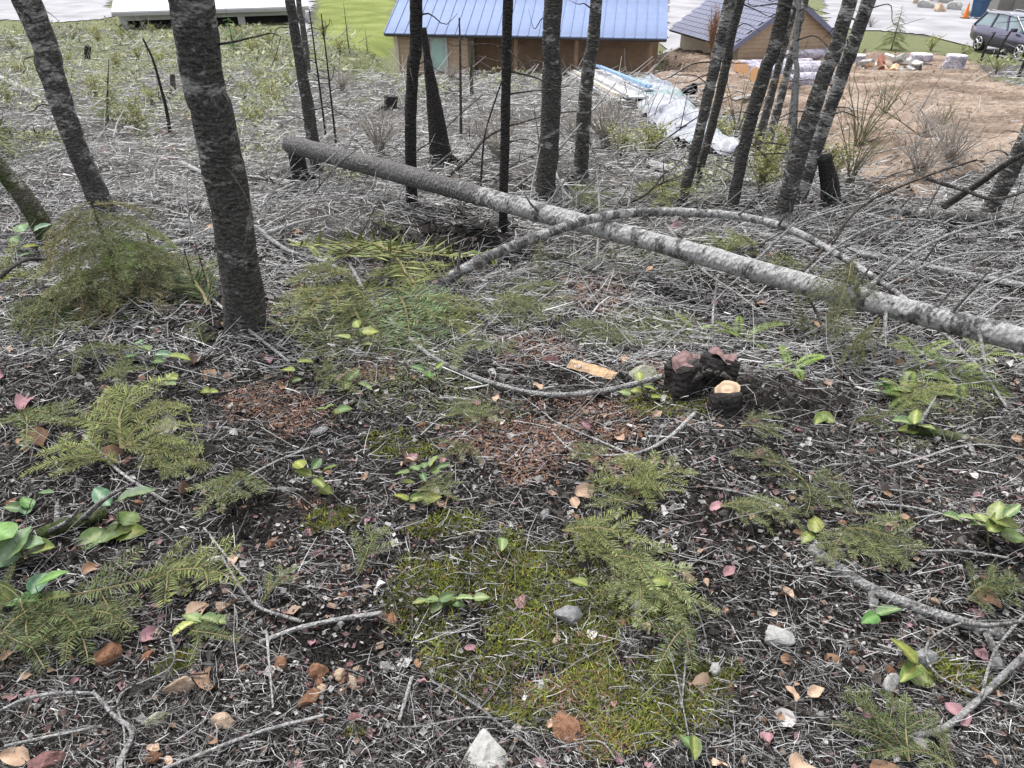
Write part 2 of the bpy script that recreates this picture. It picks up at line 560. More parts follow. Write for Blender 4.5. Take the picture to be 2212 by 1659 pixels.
# ================================================================== buildings
M_side = plain('tan_siding', (.46, .345, .25), .75, .12, 5, .15)
M_side2 = plain('shed_siding', (.44, .33, .235), .75, .12, 5, .15)
M_white = plain('white_paint', (.52, .52, .525), .5, .06, 3, .1)
M_trim = plain('cream_trim', (.62, .55, .46), .6, .1, 4, .1)
M_blue = plain('blue_steel_roof', (.135, .185, .325), .6, .22, .9, .1, .0, .3)
M_dark = plain('dark_void', (.02, .02, .02), .8, .3, 3, .2)
M_fascia = plain('dark_fascia', (.055, .05, .05), .6, .2, 4, .1)
M_brownwall = plain('brown_wall', (.30, .20, .14), .8, .25, 3, .2)
M_shingle = plain('slate_shingle', (.17, .178, .24), .85, .35, 2.5, .5)


def glassmat(name, c, rough=.06):
    m, n, l, b = newmat(name)
    tc = n.new('ShaderNodeTexCoord')
    no = nn(n, 'ShaderNodeTexNoise', Scale=1.3, Detail=2.0); l.new(tc.outputs['Object'], no.inputs['Vector'])
    r = ramp(n, l, no.outputs[0], [(.35, tuple(v * .8 for v in c)), (.65, tuple(v * 1.15 for v in c))])
    l.new(r.outputs[0], b.inputs['Base Color'])
    b.inputs['Roughness'].default_value = rough
    b.inputs['Specular IOR Level'].default_value = .6
    b.inputs['Coat Weight'].default_value = .5
    return m


M_pane = glassmat('window_glass', (.36, .52, .50))


def bob(name, mat, parent, *bs, **kw):
    V, F = boxes(*bs)
    return ob(name, mesh(name, V, F, mat=mat), parent, **kw)


def metal_house():
    L = W(830, 68, 26.7); Rr = W(1441, 80, 25.4)
    z = (L.z + Rr.z) / 2
    d = Vector((Rr.x - L.x, Rr.y - L.y, 0)); wd = d.length
    t = empty('house', (L.x, L.y, z), (0, 0, math.atan2(d.y, d.x)))
    tag(t, 'tan house with long light blue standing seam metal roof below the slope', 'house')
    # wall block with window (left third), recessed porch wall (rest)
    ww = 3.05
    wl = bob('wall', M_trim, t, (.28, ww, .55, 6.5, -2.6, -.16))
    nb = 15
    bv, bf = boxes((.26, ww + .02, .50, .549, 0, .155), (.26, ww + .02, .485, .50, 0, .03))
    bm = mesh('siding_board', bv, bf, mat=M_side)
    # boards are cut round the window
    wx0, wx1, wz0, wz1 = 1.40, 2.2, -1.34, -.27
    for k in range(nb):
        z0 = -2.6 + k * .163
        if z0 + .16 > wz0 - .02 and z0 < wz1:
            for a, b in ((.26, wx0 - .08), (wx1 + .08, ww + .02)):
                v, f = boxes((a, b, .50, .549, 0, .155), (a, b, .485, .499, 0, .03))
                ob('siding_board', mesh('siding_board', v, f, mat=M_side), wl, (0, 0, z0))
        else:
            ob('siding_board', bm, wl, (0, 0, z0))
    wn = bob('window', M_white, t, (wx0 - .09, wx1 + .09, .44, .56, wz0 - .09, wz0), (wx0 - .09, wx1 + .09, .44, .56, wz1 - .0, wz1 + .08),
             (wx0 - .09, wx0, .441, .56, wz0, wz1), (wx1, wx1 + .09, .441, .56, wz0, wz1))
    bob('mullion', M_white, wn, (1.62, 1.66, .478, .53, wz0, wz1))
    bob('pane', M_pane, wn, (1.66, wx1, .505, .53, wz0, wz1))
    bob('pane', glassmat('window_glass_dark', (.16, .17, .18)), wn, (wx0, 1.62, .505, .53, wz0, wz1))
    pw = bob('porch_wall', M_brownwall, t, (ww + .05, wd - .2, 2.0, 6.5, -2.6, -.16))
    for x in (4.9, 7.2, wd - .5):
        bob('porch_post', M_brownwall, t, (x - .07, x + .07, .6, .74, -2.6, -.16))
    bob('corner_board', M_trim, t, (.2, .279, .47, .62, -2.6, -.17))
    bob('fascia', M_fascia, t, (0.02, wd - .02, .02, .06, -.17, -.03))
    bob('soffit', M_fascia, t, (0.03, wd - .03, .065, 2.0, -.158, -.13))
    g = bob('gutter', M_fascia, t, (0, wd, -.09, .015, -.13, -.04))
    V, F = tubes(np.array([[[.42, -.02, -.12], [.42, .1, -.24], [.36, .38, -.36], [.34, .42, -.6], [.34, .42, -2.4]]]), np.full((1, 5), .04), 8)
    ob('downspout', mesh('downspout', V, F, mat=M_trim, smooth=True), t)
    n = 27; pw_ = wd / n; rise = .42; dep = 5.2
    V, F = boxes((0, pw_ - .002, -.1, dep, 0, .02), (0, .03, -.1, dep, .021, .055))
    V = np.array(V); V[:, 2] += V[:, 1] * rise
    pm = mesh('roof_panel', V, F, mat=M_blue)
    V2 = V.copy(); V2[:, 1] = 2 * dep - V2[:, 1] + .004
    pm2 = mesh('roof_panel', V2, F[:, ::-1], mat=M_blue)
    rf = bob('roof', M_fascia, t, (.04, wd - .04, dep - .08, dep + .08, rise * dep - .2, rise * dep - .01))
    for k in range(n):
        ob('roof_panel', pm, rf, (k * pw_, 0, -.03))
        ob('roof_panel', pm2, rf, (k * pw_, 0, -.03))
    V, F = box(0, wd, dep - .2, dep + .2, rise * dep + .04, rise * dep + .08)
    ob('ridge_cap', mesh('ridge_cap', V, F, mat=M_blue), rf)


metal_house()


def shed():
    L = W(1590, 96, 29.0); z = L.z
    t = empty('shed', (L.x, L.y, z), (0, 0, math.radians(14)))
    tag(t, 'small tan shed with gabled slate grey shingle roof behind the log pile', 'shed')
    wd, hp, dp = 5.0, 1.62, 6.0
    V = np.array([[.3, .3, -2.2], [wd - .3, .3, -2.2], [wd - .3, .3, .1], [wd / 2, .3, hp - .08], [.3, .3, .1]] + [[.3, dp - .3, -2.2], [wd - .3, dp - .3, -2.2], [wd - .3, dp - .3, .1], [wd / 2, dp - .3, hp - .08], [.3, dp - .3, .1]], float)
    me = bpy.data.meshes.new('wall')
    me.from_pydata([tuple(v) for v in V], [], [(0, 1, 2, 3, 4), (9, 8, 7, 6, 5), (0, 4, 9, 5), (2, 1, 6, 7), (1, 0, 5, 6)])
    me.materials.append(M_trim)
    wl = ob('wall', me, t)
    for k in range(23):
        z0 = -2.2 + k * .165
        zt = z0 + .158
        hw = wd / 2 - .28 if zt < .1 else max(.02, (hp - .08 - zt) / (hp - .18) * (wd / 2 - .3))
        if hw < .1: continue
        v, f = boxes((wd / 2 - hw, wd / 2 + hw, .25, .298, z0, zt), (wd / 2 - hw, wd / 2 + hw, .235, .249, z0, z0 + .03))
        ob('siding_board', mesh('siding_board', v, f, mat=M_side2), wl)
    rf = None
    sl = math.atan2(hp, wd / 2); ln = math.hypot(hp, wd / 2) + .25
    for s in (-1, 1):
        # roof slab in its own frame: x up the slope
        V, F = box(-.25, ln - .25, 0, dp, -.06, 0)
        o = mesh('roof', V, F, mat=M_fascia)
        r = ob('roof', o, t)
        if s < 0: r.location = (0, 0, .0); r.rotation_euler = (0, -sl, 0)
        else: r.location = (wd, 0, 0); r.rotation_euler = (0, -sl, 0); r.scale = (-1, 1, 1); r.rotation_euler = (0, sl, 0)
        if s < 0:
            nr, nc = 12, 20
            v, f = box(0, ln / nr + .05, .005, dp / nc - .012, .0, .022)
            v = np.array(v); v[:, 2] += np.where(v[:, 0] < .01, .022, .003)
            sm = mesh('shingle', v, f, mat=M_shingle)
            for a in range(nr):
                for b in range(nc):
                    yy = b * dp / nc + (.5 * dp / nc if a % 2 else 0)
                    if yy + dp / nc > dp + .16: continue
                    ob('shingle', sm, r, (-.25 + a * ln / nr, yy, .002 + random.random() * .004))
        else:
            v, f = box(-.25, ln - .25, 0, dp, .002, .03)
            ob('roof_skin', mesh('roof_skin', v, f, mat=M_shingle), r)
        v, f = box(-.27, ln - .26, -.05, -.003, -.16, .03)
        ob('rake_board', mesh('rake_board', v, f, mat=plain('rake_blue', (.17, .18, .27), .6, .15, 3, .1)), r)


shed()


def white_building():
    a = W(243, 28, 40); b = W(668, 31, 43)
    d = Vector((b.x - a.x, b.y - a.y, 0)); wd = d.length
    t = empty('white_house', (a.x, a.y, a.z), (0, 0, math.atan2(d.y, d.x)))
    tag(t, 'low white building with white roof and dark openings behind the brush', 'building')
    V, F = box(0, wd, -.4, 7, 0, .09)
    V = np.array(V); V[:, 2] += (V[:, 1] + .4) * .24
    ob('roof', mesh('roof', V, F, mat=M_white), t)
    bob('fascia', plain('grey_gutter', (.35, .35, .36), .5, .1, 3, .1), t, (.0, wd, -.48, -.41, -.13, .03))
    bob('wall', M_white, t, (.2, 3.0, .3, 6, -.45, -.02), (3.0, wd - .2, .302, 6, -.42, -.02), (.2, .6, .304, 6, -2.6, -.45),
        (3.2, 3.55, .306, 6, -2.6, -.43), (6.6, 7.0, .308, 6, -2.6, -.43), (wd - .6, wd - .2, .31, 6, -2.6, -.43))
    for x0, x1 in ((.6, 3.2), (3.55, 6.6), (7.0, wd - .6)):
        bob('opening', M_dark, t, (x0, x1, .9, 1.0, -2.6, -.42))
    bob('awning_post', M_white, t, (3.3, 3.38, -.3, -.22, -2.6, -.1))


white_building()


def corner_garage():
    p = W(2170, 4, 47)
    t = empty('garage', (p.x, p.y, 0), (0, 0, math.radians(-20)))
    g = float(H(p.x, p.y))
    t.location.z = g
    tag(t, 'dark brown garage wall at the far end of the driveway', 'garage')
    bob('wall', plain('garage_wall', (.16, .15, .14), .8, .2, 3, .2), t, (-.3, 7, 0, 5, -.1, 2.6))
    bob('door', plain('garage_door', (.21, .195, .18), .7, .15, 2, .2), t, (.6, 4.4, -.06, -.003, 0, 2.2))
    bob('roof', M_fascia, t, (-.7, 7.4, -.5, 5.4, 2.61, 2.8))
    # wheeled bin and cone
    q = W(2118, 12, 44.5)
    b = empty('wheeled_bin', (q.x, q.y, float(H(q.x, q.y)) + .05), (0, 0, .3))
    tag(b, 'dark blue wheeled bin standing by the garage corner', 'bin')
    V, F = box(-.33, .33, -.35, .35, .08, 1.0); V = np.array(V); V[:4, :2] *= .8
    mb = plain('bin_plastic', (.03, .075, .15), .5, .15, 5, .1)
    ob('body', mesh('body', V, F, mat=mb), b)
    bob('lid', mb, b, (-.36, .36, -.4, .37, 1.003, 1.08))
    for s in (-1, 1):
        V, F = tubes(np.array([[[s * .24 - .03, .3, .1], [s * .24 + .03, .3, .1]]]), np.full((1, 2), .1), 12)
        ob('wheel', mesh('wheel', V, F, mat=M_dark, smooth=True), b)
    q = W(2092, 14, 44.5)
    c = empty('traffic_cone', (q.x, q.y, float(H(q.x, q.y)) + .06))
    tag(c, 'orange cone beside the blue wheeled bin', 'cone')
    V, F = tubes(np.array([[[0, 0, .03], [0, 0, .4], [0, 0, .85]]]), np.array([[.17, .1, .03]]), 14)
    ob('cone_body', mesh('cone_body', V, F, mat=plain('cone_orange', (.75, .20, .03), .6, .1, 4, .1), smooth=True), c)
    bob('base', M_dark, c, (-.22, .22, -.22, .22, 0, .03))


corner_garage()

# ================================================================== car
def car():
    p = W(2146, 100, 33.0)
    gz = float(H(p.x, p.y)) + .06
    t = empty('parked_car', (p.x + .1, p.y, gz), (0, 0, math.radians(-84)))
    tag(t, 'dark purple grey estate car parked on the driveway', 'car')
    M_paint = plain('car_paint', (.075, .07, .125), .25, .08, 2, 0, .5, .6)
    M_paint.node_tree.nodes['Principled BSDF'].inputs['Coat Weight'].default_value = .6
    M_tyre = plain('tyre_rubber', (.02, .02, .02), .8, .2, 20, .2)
    M_rim = plain('wheel_rim', (.5, .5, .52), .3, .1, 5, 0, .8)
    M_gl = glassmat('car_glass', (.16, .22, .25), .05)
    # x forward from the rear axle, y to the left, side sections
    st = [(-.98, .55, .80, .95, .72), (-.9, .42, .86, 1.02, .8), (-.5, .34, .90, 1.05, .87), (0, .30, .92, 1.06, .90), (.7, .28, .93, 1.05, .91), (1.6, .28, .93, 1.03, .91),
          (2.3, .28, .92, 1.0, .90), (2.9, .30, .88, .96, .87), (3.4, .36, .78, .86, .80), (3.6, .48, .70, .76, .66)]
    rows = []
    for x, z0, zm, z1, hw in st:
        rows.append([(x, -hw * .9, z0), (x, -hw, z0 + .12), (x, -hw * 1.02, (z0 + z1) / 2), (x, -hw * .97, z1 - .05), (x, -hw * .86, z1), (x, hw * .86, z1), (x, hw * .97, z1 - .05), (x, hw * 1.02, (z0 + z1) / 2), (x, hw, z0 + .12), (x, hw * .9, z0)])
    V = np.array(rows, float); n, m, _ = V.shape
    i = np.arange(n * m).reshape(n, m)
    F = [np.stack([i[:-1, :-1], i[:-1, 1:], i[1:, 1:], i[1:, :-1]], -1).reshape(-1, 4)[:, ::-1], np.stack([i[:-1, -1], i[:-1, 0], i[1:, 0], i[1:, -1]], -1)[:, ::-1]]
    F += [np.array([list(range(m))]), np.array([list(range((n - 1) * m, n * m))[::-1]])]
    ob('body', mesh('body', V.reshape(-1, 3), F, mat=M_paint, smooth=True), t)
    # greenhouse: pillars and roof in paint, glass inside
    base = [(-.85, .80), (.35, .83), (1.45, .83), (2.55, .80)]
    topx = [(-.45, .62), (.35, .66), (1.05, .66), (1.55, .63)]
    zb, zt = 1.03, 1.56
    R1 = [[(bx, -bw, zb - .02), (bx, bw, zb - .02)] for bx, bw in base]
    V = []; 
    for (bx, bw), (tx, tw) in zip(base, topx):
        V += [(bx, -bw + .02, zb - .03), (tx, -tw + .02, zt - .01), (tx, tw - .02, zt - .01), (bx, bw - .02, zb - .03)]
    i = np.arange(16).reshape(4, 4)
    F = np.concatenate([np.stack([i[:-1, :-1], i[:-1, 1:], i[1:, 1:], i[1:, :-1]], -1).reshape(-1, 4), [[0, 3, 2, 1], [12, 13, 14, 15]]])
    gl = ob('windows', mesh('windows', V, F[:, ::-1], mat=M_gl), t)
    parts = []
    for s in (-1, 1):
        for (bx, bw), (tx, tw) in zip(base, topx):
            parts.append(tubes(np.array([[[bx, s * bw, zb - .03], [tx, s * tw, zt]]]), np.full((1, 2), .045), 6))
    for V, F in parts:
        ob('pillar', mesh('pillar', V, F, mat=M_paint, smooth=True), t)
    rr = [[(x, -hw, z), (x, -hw * .7, z + .05), (x, hw * .7, z + .05), (x, hw, z)] for x, hw, z in ((-.62, .6, zt - .06), (-.4, .66, zt), (.4, .7, zt + .03), (1.1, .69, zt + .01), (1.6, .65, zt - .04))]
    V = np.array(rr, float).reshape(-1, 3); i = np.arange(20).reshape(5, 4)
    F = np.stack([i[:-1, :-1], i[:-1, 1:], i[1:, 1:], i[1:, :-1]], -1).reshape(-1, 4)[:, ::-1]
    rf = ob('roof', mesh('roof', V, F, mat=M_paint, smooth=True), t)
    for s in (-1, 1):
        V, F = tubes(np.array([[[-.35, s * .6, zt + .05], [-.2, s * .6, zt + .11], [1.0, s * .6, zt + .11], [1.2, s * .6, zt + .05]]]), np.full((1, 4), .018), 6)
        ob('roof_rail', mesh('roof_rail', V, F, mat=M_rim, smooth=True), rf)
        bob('tail_light', plain('tail_lamp', (.3, .02, .02), .2, .1, 3, 0), t, (-.965, -.86, s * .7 - .08, s * .7 + .08, .72, .95))
        bob('headlight', plain('head_lamp', (.6, .6, .62), .1, .1, 3, 0), t, (3.46, 3.57, s * .6 - .14, s * .6 + .14, .62, .74))
        bob('door_mirror', M_paint, t, (2.0, 2.16, s * 1.0 - .1, s * 1.0 + .1, 1.02, 1.16))
        bob('sill_trim', M_dark, t, (.45, 2.3, s * .93 - .015, s * .93 + .015, .3, .4))
        for x in (.62, 1.55):
            bob('door_handle', M_rim, t, (x - .1, x + .1, s * .925 - .02, s * .925 + .02, .84, .87))
        for x in (0, 2.7):
            V, F = tubes(np.array([[[x, s * .70, .35], [x, s * .72, .35], [x, s * .92, .35], [x, s * .94, .35]]]), np.array([[.27, .35, .35, .28]]), 24)
            wh = ob('wheel', mesh('wheel', V, F, mat=M_tyre, smooth=True), t)
            parts = []
            for k in range(5):
                a = k * 2 * math.pi / 5
                parts.append(tubes(np.array([[[x, s * .925, .35], [x + .24 * math.cos(a), s * .925, .35 + .24 * math.sin(a)]]]), np.array([[.05, .03]]), 5))
            aa = np.linspace(0, 2 * math.pi, 25)
            parts.append(tubes(np.stack([x + .25 * np.cos(aa), np.full(25, s * .93), .35 + .25 * np.sin(aa)], -1)[None], np.full((1, 25), .025), 5))
            V, F = join(parts)
            ob('rim', mesh('rim', V, F, mat=M_rim, smooth=True), wh)
            V, F = tubes(np.array([[[x, s * .86, .35], [x, s * .865, .35]]]), np.array([[.24, .01]]), 20)
            ob('brake_disc', mesh('brake_disc', V, F, mat=M_dark), wh)


car()

# ================================================================== standing trees
def dead_limbs(t, base, top, r0, r1, n, seed, zlo=.25, zhi=1.0, L=(.12, .6), mat=None, down=.25):
    rs = random.Random(seed)
    for k in range(n):
        f = rs.uniform(zlo, zhi)
        p = base.lerp(top, f)
        a = rs.uniform(0, 2 * math.pi)
        ln = rs.uniform(*L)
        r = (r0 + (r1 - r0) * f)
        d = Vector((math.cos(a), math.sin(a), rs.uniform(-.25, .35)))
        q0 = p + d * r * .7
        pts = [q0, q0 + d * ln * .35 + Vector((0, 0, rs.uniform(-.02, .05))), q0 + d * ln * .7 + Vector((rs.uniform(-.06, .06), rs.uniform(-.06, .06), -down * ln * rs.random())),
               q0 + d * ln + Vector((rs.uniform(-.1, .1), rs.uniform(-.1, .1), -down * ln * rs.uniform(-.5, 2)))]
        rr = rs.uniform(.004, .009)
        ob('branch', bark_tube([q - t.location for q in pts], [rr, rr * .75, rr * .5, rr * .2], 5, .05, .08, k, mat=mat or B_brown, name='branch'), t)


def tree(base, bw, top, tw, mat, label, seed, limbs=6, flare=.25, bend=0.0, h=None, lich=None, name='alder_tree', zlo=.1, mid=None, group=None):
    b = G(*base)
    tb = VY(top[0], top[1], b.y + bend)
    r0 = bw * .5 * depth(b) / FPX
    r1 = tw * .5 * depth(tb) / FPX
    hh = tb.z - b.z
    t = empty(name, b)
    tag(t, label, 'tree', group)
    up = tb + (tb - b) * (6.5 / hh)           # carries on above the frame
    sway = Vector((math.sin(seed * 2.1) * .02 * hh, math.cos(seed * 1.7) * .02 * hh, 0))
    pts = [b - (tb - b) * (.15 / hh), b.lerp(tb, .35) + sway, b.lerp(tb, .7) + sway * .6, tb, tb.lerp(up, .5) + Vector((sway.x * 3, sway.y * 3, 0)), up]
    rads = [r0 * 1.04, r0, r0 + (r1 - r0) * .65, r1, r1 * .6, r1 * .12]
    # even parameter: two thirds of the rings below the frame's top
    me = bark_tube([p - b for p in pts], rads, 18 if bw > 60 else 12, .03, .085, seed, flare=flare * 1.6, mat=mat, lich=lich, nmax=200)
    tr = ob('trunk', me, t)
    dead_limbs(t, b, tb, r0, r1, limbs, seed, zlo)
    # sparse bare crown above the frame
    rs = random.Random(seed + 99)
    cr = []
    for k in range(9):
        f = rs.uniform(.25, .98); p = tb.lerp(up, f) - b
        a = rs.uniform(0, 6.28); ln = rs.uniform(.5, 1.4) * (1.2 - f)
        d = Vector((math.cos(a), math.sin(a), .55))
        q = np.array([[p + d * ln * s + Vector((0, 0, .15 * s * s)) for s in (0, .35, .7, 1)]])
        cr.append(tubes(q, np.array([[.014, .010, .006, .002]]), 5))
        for j in range(3):
            f2 = rs.uniform(.3, .9); p2 = p + d * ln * f2; a2 = rs.uniform(0, 6.28)
            d2 = Vector((math.cos(a2), math.sin(a2), .5)) * ln * .4
            cr.append(tubes(np.array([[p2, p2 + d2 * .5, p2 + d2]]), np.array([[.006, .004, .0015]]), 4))
    V, F = join(cr)
    ob('crown', mesh('crown', V, F, mat=B_brown), t)
    return t, b, tb


T = {}
T['big'] = tree((530, 706), 78, (412, 0), 92, B_dark, 'thickest tree trunk, rough grey bark with pale scuffs, left of centre', 1, 3, .22, lich=[0, .05, .25, .5, .2, 0], zlo=.5)
T['t1'] = tree((232, 462), 42, (58, 0), 54, B_mid, 'leaning grey speckled trunk left of the thickest tree', 2, 6, .1, lich=[.1, .1, .4, .3, .1, 0])
T['t3'] = tree((686, 366), 26, (626, 0), 21, B_dark, 'slim dark trunk rising behind the butt end of the fallen log', 3, 6, .3, lich=[0, 0, .1, .1, 0, 0])
T['t3b'] = tree((664, 160), 13, (645, 0), 12, B_mid, 'thin far grey trunk beside the gravel path', 4, 4, .4)
T['t4'] = tree((892, 440), 24, (899, 0), 28, B_black, 'straight nearly black trunk crossing behind the fallen log', 5, 10, .2)
T['t6'] = tree((1086, 498), 19, (1097, 0), 22, B_black, 'slender dark straight trunk in front of the metal roof', 6, 9, .15)
T['t7'] = tree((1173, 442), 42, (1196, 0), 38, B_dark, 'sturdy dark straight trunk just right of the slender dark one', 7, 6, .12, lich=[.1, 0, .1, .2, 0, 0])
T['t8'] = tree((1256, 400), 30, (1288, 0), 27, B_mid, 'grey trunk standing in front of the white panel stack', 8, 6, .2, lich=[0, 0, .2, .3, 0, 0])
T['t9'] = tree((1470, 446), 21, (1577, 0), 25, B_mid, 'front trunk of the leaning pair beside the plastic sheet', 9, 8, .15, lich=[.2, .3, .2, .2, 0, 0])
T['t9b'] = tree((1497, 405), 18, (1600, 0), 20, B_dark, 'rear darker trunk of the leaning pair beside the plastic sheet', 10, 4, .15)
T['t10'] = tree((1582, 460), 25, (1698, 0), 31, B_dark, 'mossy dark trunk leaning right, left of the log pile', 11, 8, .15, lich=[0, 0, .1, .1, 0, 0])
T['t10b'] = tree((1626, 352), 17, (1712, 30), 15, B_mid, 'thin speckled trunk close behind the mossy dark trunk', 12, 6, .2, lich=[.3, .3, .4, .3, 0, 0])
T['t10d'] = tree((1652, 338), 17, (1732, 30), 15, B_mid, 'thin pale trunk in front of the log pile', 21, 5, .2, lich=[.4, .5, .4, .4, 0, 0])
T['t10c'] = tree((1690, 470), 12, (1727, 0), 10, B_stick, 'very thin pale sapling left of the right hand leaning pair', 13, 6, .2, lich=[.3, .3, .3, .3, 0, 0], name='alder_sapling')
T['t11'] = tree((1690, 478), 36, (1836, 0), 31, B_mid, 'left trunk of the thick speckled leaning pair at right', 14, 8, .2, lich=[.2, .1, .2, .2, 0, 0])
T['t11b'] = tree((1722, 445), 28, (1876, 0), 30, B_mid, 'right trunk of the thick speckled leaning pair at right', 15, 8, .2, lich=[.3, .4, .4, .2, 0, 0])
T['t12'] = tree((2128, 468), 34, (2350, 0), 34, B_mid, 'leaning trunk cut by the right edge of the picture', 16, 7, .15, lich=[.2, .2, .2, .2, 0, 0])


def snag(name, base, bw, top, tw, label, mat, seed, cut=None, jag=True, flare=.35, cat='stump'):
    b = G(*base)
    tp = VY(top[0], top[1], b.y)
    r0 = bw * .5 * depth(b) / FPX; r1 = tw * .5 * depth(tp) / FPX
    t = empty(name, b)
    tag(t, label, cat)
    ob('trunk', bark_tube([Vector((0, 0, -.1)), (tp - b) * .4, (tp - b) * .8, tp - b], [r0, r0 * .62 + r1 * .3, r1 * 1.05, r1], 16, .03, .09, seed, mat=mat, flare=flare), t)
    for k in range(5):
        a = k * 1.257 + seed; L = r0 * random.uniform(1.4, 2.6)
        e = onG(b.x + math.cos(a) * L, b.y + math.sin(a) * L, -.02) - b
        m_ = Vector((math.cos(a) * r0 * .7, math.sin(a) * r0 * .7, r0 * .45))
        ob('root', bark_tube([m_ * .4 + Vector((0, 0, r0 * .25)), m_, e * .7 + Vector((0, 0, .04)), e], [r0 * .4, r0 * .3, r0 * .16, r0 * .06], 7, .03, .08, k + seed, mat=mat, name='root'), t)
    if cut is not None:
        n = (tp - b).normalized()
        aa = np.linspace(0, 2 * math.pi, 20, endpoint=False)
        rr = r1 * .93 * (1 + .06 * np.sin(aa * 3 + seed))
        V = np.concatenate([np.stack([rr * np.cos(aa), rr * np.sin(aa), 0 * aa + .004], 1), [[0, 0, .006]]])
        F = np.stack([np.arange(20), (np.arange(20) + 1) % 20, np.full(20, 20)], 1)
        o = ob('cut_face', mesh('cut_face', V, F, mat=cut), t, tp - b)
        o.rotation_euler = n.to_track_quat('Z', 'Y').to_euler()
    return t


snag('snag_tree', (955, 348), 46, (914, 60), 15, 'black tapering dead trunk leaning behind the straight black tree', B_black, 31, cat='dead tree')
snag('tree_stump', (843, 236), 30, (844, 207), 27, 'charred black stump standing alone in the pale clearing', B_black, 32, cut=plain('char', (.03, .03, .03), .9, .4, 20, .5), flare=.2)
snag('tree_stump', (652, 392), 40, (638, 326), 32, 'dark stump propping up the butt end of the fallen log', B_black, 33, flare=.2)
snag('snag_tree', (1800, 446), 44, (1781, 338), 30, 'rotten dark leaning snag behind the right hand trunk pair', B_black, 34, cat='dead tree')
snag('tree_stump', (375, 205), 14, (372, 160), 10, 'small grey broken stump near the thin dark sapling', B_mid, 35)
snag('tree_stump', (187, 128), 13, (190, 100), 12, 'small far dark stump at upper left', B_black, 36)

# bent mossy trunk at the left edge
b = G(112, 522)
t = empty('bent_tree', b)
tag(t, 'bent mossy trunk leaning in from the left edge', 'tree')
pts = [b - Vector((0, 0, .1)), b + Vector((-.02, 0, .05)), VY(62, 440, b.y), VY(10, 375, b.y), VY(-60, 300, b.y), VY(-150, 190, b.y)]
r = 40 * .5 * depth(b) / FPX
ob('trunk', bark_tube([p - b for p in pts], [r * 1.2, r * 1.1, r, r * .85, r * .75, r * .5], 12, .03, .06, 41, mat=B_moss), t)
dead_limbs(t, b, pts[3], r, r, 3, 41)

# ================================================================== fallen logs and branches
def pp(px, py, h):
    return G(px, py, h)


def log3d(name, pts, rads, mat, label, seed, cat='log', cut0=None, cut1=None, sides=14, lich=None, stubs=0, group=None, stubmat=None):
    b = pts[0].copy()
    t = empty(name, b)
    tag(t, label, cat, group)
    ob('trunk', bark_tube([p - b for p in pts], rads, sides, .035, .05, seed, mat=mat, lich=lich, nmax=220), t)
    for i, (cm, p, q, r) in enumerate(((cut0, pts[0], pts[1], rads[0]), (cut1, pts[-1], pts[-2], rads[-1]))):
        if cm is None: continue
        n = (p - q).normalized()
        aa = np.linspace(0, 2 * math.pi, 18, endpoint=False)
        V = np.concatenate([np.stack([r * .9 * np.cos(aa), r * .9 * np.sin(aa), 0 * aa + .006], 1), [[0, 0, .008]]])
        F = np.stack([np.arange(18), (np.arange(18) + 1) % 18, np.full(18, 18)], 1)
        o = ob('cut_face', mesh('cut_face', V, F, mat=cm), t, p - b)
        o.rotation_euler = n.to_track_quat('Z', 'Y').to_euler()
    rs = random.Random(seed)
    C = spline([p - b for p in pts], 60)
    for k in range(stubs):
        i = rs.randrange(6, 56); p = Vector(C[i]); tg = Vector(C[i + 1] - C[i - 1]).normalized()
        r = float(np.interp(i / 59, np.linspace(0, 1, len(rads)), rads))
        d = Vector((rs.uniform(-1, 1), rs.uniform(-1, 1), rs.uniform(-.2, 1)))
        d = (d - tg * d.dot(tg)).normalized() + tg * .4
        L = rs.uniform(.06, .4)
        ob('branch', bark_tube([p + d * r * .6, p + d * (r + L * .5), p + d * (r + L) + Vector((0, 0, rs.uniform(-.05, .05)))], [.011, .008, .003], 5, .04, .06, k, mat=stubmat or B_stick, name='branch'), t)
    return t


def wl(px, t0, t1, x0=640., x1=2212.):
    return 1 / (1 / t0 + (1 / t1 - 1 / t0) * (px - x0) / (x1 - x0))


LP = [(626, 311), (850, 371), (1100, 441), (1300, 494), (1500, 546), (1750, 617), (1950, 668), (2212, 736), (2500, 812)]
LT = [wl(p[0], 7.6, 3.4) for p in LP]
LPT = [W(p[0], p[1], t) for p, t in zip(LP, LT)]
for k, p in enumerate(LPT[2:]):        # rest on, never sink in, the ground
    pass
log3d('fallen_log', LPT, [.094, .089, .075, .065, .063, .062, .061, .059, .055], B_log, 'long pale barked fallen log lying across the slope', 51, sides=20,
      cut0=plain('charred_end', (.02, .018, .018), .9, .4, 20, .4), lich=[-3, -2.8, .4, .7, .8, .7, .6, .5, .4], stubs=14)
# thin arching fallen tree that lies over the log
A = [(932, 648), (960, 610), (1020, 572), (1110, 530), (1200, 497), (1290, 470), (1380, 459), (1480, 458), (1600, 468), (1700, 493), (1800, 545), (1890, 600), (1960, 650), (2010, 690)]
AT = [4.62, 4.64, 4.68, 4.75, 4.82, 4.90, 5.0, 5.05, 5.0, 4.85, 4.6, 4.3, 4.05, 3.95]
AR = [13, 12, 11.5, 11, 10.5, 10, 9.5, 9, 8.5, 8, 7.5, 6.5, 5.5, 4]
ta = log3d('arched_tree', [W(p[0], p[1], q) for p, q in zip(A, AT)], [a * q / FPX for a, q in zip(AR, AT)], B_log, 'thin fallen tree arching over the long pale log', 52, 'fallen tree', sides=12, lich=[-.2, -.1, 0, .2, .3, .3, .3, .3, .2, .2], stubs=8)

